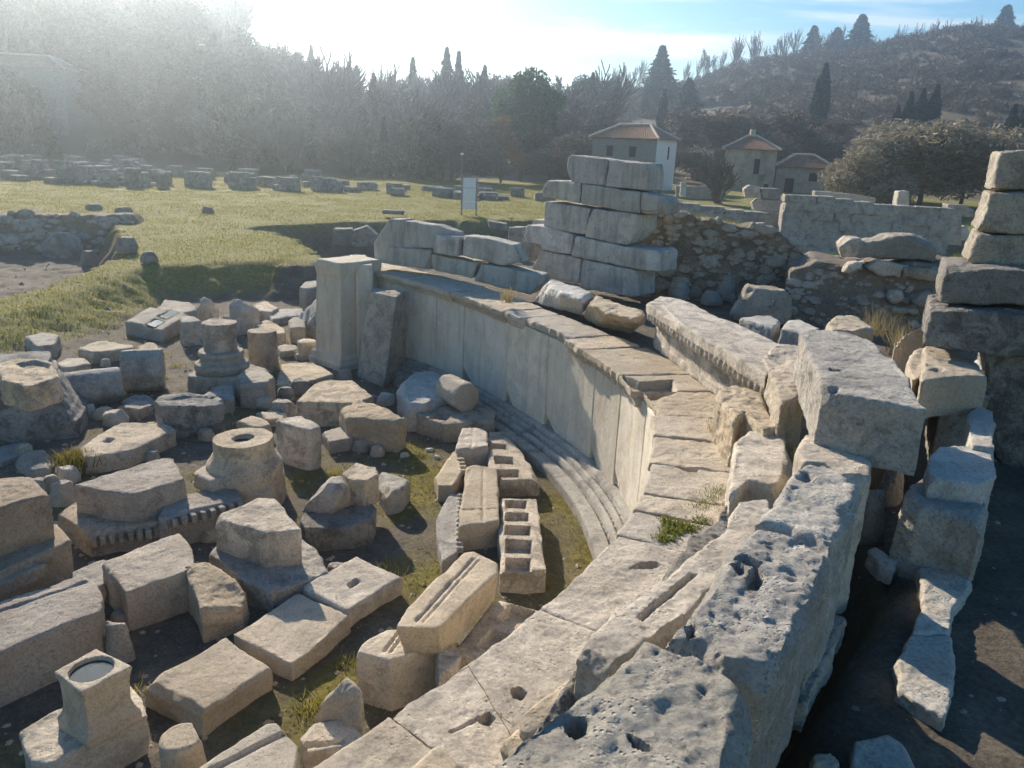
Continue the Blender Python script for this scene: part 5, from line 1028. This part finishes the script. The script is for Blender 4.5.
X = r.uniform(-52, 9, 520000); Y = 15 + 63 * r.uniform(0, 1, 520000); k = (sdpoly(YARD, X, Y) > .15) & (np.minimum(sdpoly(PIT, X, Y), sdpoly(HOLLOW, X, Y)) > .1) & (sdpoly(BACK, X, Y) > .3) & (fbm(np.stack([X * .8, Y * .8, 0 * X], 1), 3, 4) > r.uniform(-.6, .3, len(X)))
X, Y = X[k], Y[k]; blades('grass', 'short yellow green grass on the field and its spur', np.stack([X, Y, gsurf(X, Y) - .01], 1), .07, .014, 'blade', r)
X = r.uniform(-13, 2.2, 260000); Y = r.uniform(4, 22, 260000); mv = np.zeros(len(X))
i = np.clip(np.searchsorted(GX, X) - 1, 0, nx - 2); j = np.clip(np.searchsorted(GY, Y) - 1, 0, ny - 2); mv = moss.reshape(ny, nx)[j, i]; k = (r.uniform(0, 1, len(X)) < mv * .7); X, Y = X[k], Y[k]
blades('moss', 'low moss and weeds in yellow green patches on the yard floor', np.stack([X, Y, gsurf(X, Y) - .01], 1), .028, .012, 'moss', r, .9, cat='moss')
cl = r.uniform(0, 1, (170, 2)) * [14.5, 18] + [-12.5, 4.2]; cl = cl[sdpoly(YARD, cl[:, 0], cl[:, 1]) < -.1]
C = np.concatenate([np.column_stack([p[0] + r.normal(0, s_, n_), p[1] + r.normal(0, s_, n_)]) for p, s_, n_ in zip(cl, r.uniform(.05, .16, len(cl)), r.integers(20, 90, len(cl)))])
blades('weeds', 'small weeds and dry tufts growing among the stones of the yard', np.column_stack([C, gsurf(C[:, 0], C[:, 1]) - .01]), .1, .006, 'blade', r, .9, cat='weeds')
C = C + r.normal(0, .12, C.shape); k = r.uniform(0, 1, len(C)) < .4; C = C[k]; blades('dry_weeds', 'dry straw coloured stems among the stones of the yard', np.column_stack([C, gsurf(C[:, 0], C[:, 1]) - .01]), .13, .004, 'dry', r, .9, cat='weeds')
def herb(name, label, pts, z, mat, h, n, sp, w=.012, lean=.8):
    q = [at(x, y, z) for x, y in pts]; C = np.concatenate([p + np.random.default_rng(len(pts) + k).normal(0, 1, (n, 3)) * [sp, sp, 0] for k, p in enumerate(q)]); c0 = C.mean(0); me_ = blades(name, label, C - c0, h, w, mat, np.random.default_rng(n), lean, cat='plant', kind='thing'); me_.location = c0; return me_
herb('green_weed', 'bright green weed growing in the joints of the flat ledge', [(672, 533), (680, 527), (668, 524), (690, 530), (664, 540), (700, 522)], 2.17, 'herb', .045, 170, .04, .009)
herb('grass_tuft', 'yellow green grass tuft on the ledge against the smooth cream block', [(705, 502), (715, 498), (722, 493), (715, 508), (700, 510)], 2.17, 'herb', .05, 160, .07, .005)
herb('dry_grass', 'dry straw coloured grass between the cream blocks and the upright slabs', [(778, 440), (784, 452), (788, 468), (786, 485), (780, 495)], 2.3, 'dry', .3, 160, .05, .004)
herb('dry_grass', 'dry grass tuft at the foot of the two upright slabs', [(766, 398), (772, 404), (776, 410)], 2.3, 'dry', .22, 130, .05, .004)
herb('dry_grass', 'small dry tuft left of the lumpy cream block on the ledge', [(717, 432), (722, 438)], 2.2, 'dry', .15, 120, .04, .004)
herb('dry_grass', 'wispy dry grass between the big flat topped block and the pointed slab', [(898, 356), (904, 362), (908, 370)], 2.3, 'dry', .55, 90, .08, .005)
herb('dry_grass', 'thin dry weed stalks in front of the sunlit rough stone by the bank', [(872, 334), (880, 336)], 2.2, 'dry', .5, 70, .12, .005)
herb('grass_tuft', 'green grass tuft on the bank left of the rounded boulder', [(822, 262), (830, 261), (836, 262)], 3.02, 'herb', .16, 260, .2, .01)
herb('grass_tuft', 'green tuft beside the third tower block', [(960, 261)], 3.45, 'herb', .14, 200, .12, .008)
herb('grass_tuft', 'grass strip along the top of the rubble wall by the pier', [(706, 221), (718, 224), (728, 226), (698, 219)], 3.62, 'herb', .12, 260, .18, .01)
herb('dry_weed', 'tiny dry weed in a crack of the coping near the kerb stones', [(506, 300), (508, 303)], 2.37, 'dry', .25, 60, .05, .006)
herb('mossy_tuft', 'yellow mossy tuft beside the small broken stone left of the slanting slab', [(72, 463), (77, 466)], .1, 'moss', .22, 200, .12, .012)
def stalk(label, pts, zz):
    P = [at(x, y, z) for (x, y), z in zip(pts, zz)]; V, Fc = [], []
    for a, b_ in zip(P[:-1], P[1:]): tubes(V, Fc, a, b_, .0024, .0018, 4)
    rr = np.random.default_rng(5)
    for a, b_ in zip(P[:-1], P[1:]):
        for _ in range(2):
            q = a + (b_ - a) * rr.uniform(.2, 1); tubes(V, Fc, q, q + rr.normal(0, .05, 3), .002, .001, 3)
    c0 = P[0]; o = link('dry_stalk', mesh_from('dry_stalk', [p - c0 for p in V], Fc), M['dry'], c0); tag(o, label, 'plant')
stalk('long dry weed stalk leaning over the broad ledge slab with two holes', [(511, 735), (503, 722), (490, 702), (484, 690), (473, 674), (468, 665)], (2.2, 2.3, 2.42, 2.5, 2.58, 2.62))
0 and stalk('short dry stalk rising from the upper hole of the broad ledge slab', [(520, 696), (518, 680), (517, 664)], (2.14, 2.25, 2.34))

# ================================================================== stone pass: fuse, wear and pit every stone
bpy.context.view_layer.update()
for o, loc, vx, amp, pits, carve, chip, sd in PEND:
    md = o.modifiers.new('remesh', 'REMESH'); md.mode = 'VOXEL'; md.voxel_size = vx; md.adaptivity = 0
dg = bpy.context.evaluated_depsgraph_get()
for o, loc, vx, amp, pits, carve, chip, sd in PEND:
    me = bpy.data.meshes.new_from_object(o.evaluated_get(dg)); old = o.data; nmv = len(me.vertices)
    co = np.empty(nmv * 3, np.float32); me.vertices.foreach_get('co', co); co = co.reshape(-1, 3).astype(float)
    no = np.empty(nmv * 3, np.float32); me.vertex_normals.foreach_get('vector', no); no = no.reshape(-1, 3).astype(float)
    w = co + loc; q = w + sd * 13.7
    d = amp * (.014 * fbm(q * 2.3, 3, 1) + .010 * fbm(q * 7, 4, 2, .6))
    d += amp * min(.009, vx * .26) * fbm(q * min(34, .45 / vx), 2, 3)
    c1 = fbm(q * 3.1, 3, 4); d -= chip * amp * .03 * np.clip(c1 - .3, 0, 1)
    if pits:
        up = np.clip(no[:, 2] * 1.6 + .25, .25, 1); qd = q + .05 * np.stack([fbm(q * 9, 2, 41), fbm(q * 9, 2, 42), fbm(q * 9, 2, 43)], 1); wl = worley(qd * np.array([8, 11, 9]), 5); wl2 = worley(qd * 24, 9)
        d -= pits * up * (.018 * np.clip(.4 - wl, 0, 1) / .4 * sstep(fbm(q * 3.3, 3, 8) * 2.5) + .013 * np.clip(.55 - wl2, 0, 1) / .55 * sstep(.75 + fbm(q * 2.2, 2, 18) * 2) + .022 * np.clip(fbm(qd * 13, 4, 44) - .05, 0, 1))
        d += .02 * fbm(q * 4.5, 3, 14) * pits
    new = co + no * d[:, None]
    if chip >= .8:                       # broken corners and edges: shear off along random rough planes
        rc = np.random.default_rng(sd + 500); ext = new.max(0) - new.min(0); cut0 = min(ext.min() * .16, .07); cen_ = (new.max(0) + new.min(0)) / 2
        for _ in range(int(4.5 * min(1.5, chip))):
            nn = rc.normal(0, 1, 3); nn /= np.linalg.norm(nn)
            if abs(nn).max() > .86: continue
            hgt = (new - cen_) @ nn; dd = hgt - (hgt.max() - cut0 * rc.uniform(.15, 1.)) + .022 * fbm(q * 6, 3, 31); k = dd > 0; new[k] -= nn * dd[k, None]
    for cvv in carve:
        if cvv[0] == 'notch':
            _, pp, rr, hh = cvv; k = np.clip(1.15 - np.abs(np.hypot(w[:, 0] - pp[0], w[:, 1] - pp[1])) / rr - np.clip((w[:, 2] - .32) / hh, 0, 9), 0, 1); new -= no * (np.clip(k * 3, 0, 1) * .16)[:, None]; continue
        pl, dep = cvv; pa = np.array([p_[:2] for p_ in pl]); k = np.where((w[:, 0] > pa[:, 0].min() - .05) & (w[:, 0] < pa[:, 0].max() + .05) & (w[:, 1] > pa[:, 1].min() - .05) & (w[:, 1] < pa[:, 1].max() + .05) & (no[:, 2] > .25))[0]
        if len(k): new[k, 2] -= dep * np.clip(.5 - sdpoly(pl, w[k, 0], w[k, 1]) / (vx * 1.3), 0, 1)
    me.vertices.foreach_set('co', new.astype(np.float32).ravel()); me.update(); me.shade_smooth(); me.set_sharp_from_angle(angle=RAD(38))
    o.modifiers.clear(); mats = list(old.materials); o.data = me; me.materials.clear()
    for mm in mats: me.materials.append(mm)
    me.name = o.name.split('.')[0]; bpy.data.meshes.remove(old)

# ================================================================== air
bm = bmesh.new(); bmesh.ops.create_cube(bm, size=1); me = bpy.data.meshes.new('haze'); bm.to_mesh(me); bm.free()
hz = bpy.data.objects.new('haze', me); COL.objects.link(hz); lo = np.array([-405., -28., float(z.min()) - 1.]); hi_ = np.array([405., 445., float(z.max()) + 15])
hz.location = (lo + hi_) / 2; hz.scale = hi_ - lo; tag(hz, 'thin bright winter haze in the air', 'haze', kind='stuff')
hm = bpy.data.materials.new('haze'); hm.use_nodes = True; nt = hm.node_tree; nt.nodes.remove(nt.nodes['Principled BSDF'])
pv = nt.nodes.new('ShaderNodeVolumePrincipled'); pv.inputs['Color'].default_value = (.76, .88, 1., 1); pv.inputs['Density'].default_value = HAZE = .0018; pv.inputs['Anisotropy'].default_value = .87
nt.links.new(pv.outputs[0], nt.nodes['Material Output'].inputs['Volume']); me.materials.append(hm)

# ================================================================== light
AZ, EL = RAD(-28), RAD(25)                 # sun: left of the view, behind the scene
s = Vector((math.sin(AZ) * math.cos(EL), math.cos(AZ) * math.cos(EL), math.sin(EL)))
sl = bpy.data.lights.new('sun', 'SUN'); sl.energy = 5.; sl.angle = RAD(.53); sl.color = (1., .875, .71); so = bpy.data.objects.new('sun', sl); COL.objects.link(so); so.rotation_euler = (-s).to_track_quat('-Z', 'Y').to_euler()
wd = bpy.data.worlds.new('World'); SC.world = wd; wd.use_nodes = True; nt = wd.node_tree; bg = nt.nodes['Background']; L = nt.links
sk = nt.nodes.new('ShaderNodeTexSky'); sk.sky_type = 'NISHITA'; sk.sun_disc = False; sk.sun_elevation = EL; sk.sun_rotation = AZ; sk.altitude = 100; sk.air_density = 1.; sk.dust_density = .15; sk.ozone_density = 1.2
tc = nt.nodes.new('ShaderNodeTexCoord'); mp = nd(nt, 'ShaderNodeMapping'); L.new(tc.outputs['Generated'], mp.inputs[0]); mp.inputs['Scale'].default_value = (2.2, 2.2, 15); mp.inputs['Location'].default_value = (.35, 0, .15)
nz = noise_node(nt, mp.outputs[0], 1.15, 7, .55, .6); cf = ramp(nt, nz, [(.58, 0.), (.74, .75)])
hs_ = nt.nodes.new('ShaderNodeHueSaturation'); hs_.inputs['Saturation'].default_value = 1.5; hs_.inputs['Value'].default_value = .8; L.new(sk.outputs[0], hs_.inputs['Color'])
c = mix(nt, cf, hs_.outputs[0], (7., 7., 7.)); sx = nt.nodes.new('ShaderNodeSeparateXYZ'); L.new(tc.outputs['Generated'], sx.inputs[0])
def bump(v_, stops):
    return ramp(nt, v_, stops)
mp2 = nd(nt, 'ShaderNodeMapping'); L.new(tc.outputs['Generated'], mp2.inputs[0]); mp2.inputs['Scale'].default_value = (5, 5, 34)
wz = nd(nt, 'ShaderNodeMath', operation='MULTIPLY_ADD'); L.new(noise_node(nt, mp2.outputs[0], 1.6, 6, .6), wz.inputs[0]); wz.inputs[1].default_value = .05; L.new(sx.outputs[2], wz.inputs[2])
bz = bump(wz.outputs[0], [(.135, 0.), (.15, .95), (.158, .9), (.172, 0.)]); bx_ = bump(sx.outputs[0], [(-.0, 0.), (.06, 1.), (.2, 1.), (.33, 0.)])
c = mix(nt, mix(nt, 1., bz, bx_, 'MULTIPLY'), c, (7.5, 7.4, 7.3))
L.new(c, bg.inputs[0]); bg.inputs[1].default_value = .1
SC.view_settings.view_transform = 'Standard'; SC.view_settings.look = 'None'; SC.view_settings.exposure = .92; SC.view_settings.gamma = 1.

cd = bpy.data.cameras.new('camera'); cd.sensor_width = 36; cd.lens = F / 1024 * 36; cd.clip_start = .05; cd.clip_end = 3000; co_ = bpy.data.objects.new('camera', cd); COL.objects.link(co_)
co_.matrix_world = Matrix(((RT[0], UP[0], -FW[0], 0), (RT[1], UP[1], -FW[1], 0), (RT[2], UP[2], -FW[2], H), (0, 0, 0, 1))); SC.camera = co_
SC.cycles.use_denoising = True; SC.cycles.max_bounces = 6; SC.cycles.volume_bounces = 1; SC.cycles.transparent_max_bounces = 8; SC.cycles.caustics_reflective = False; SC.cycles.caustics_refractive = False
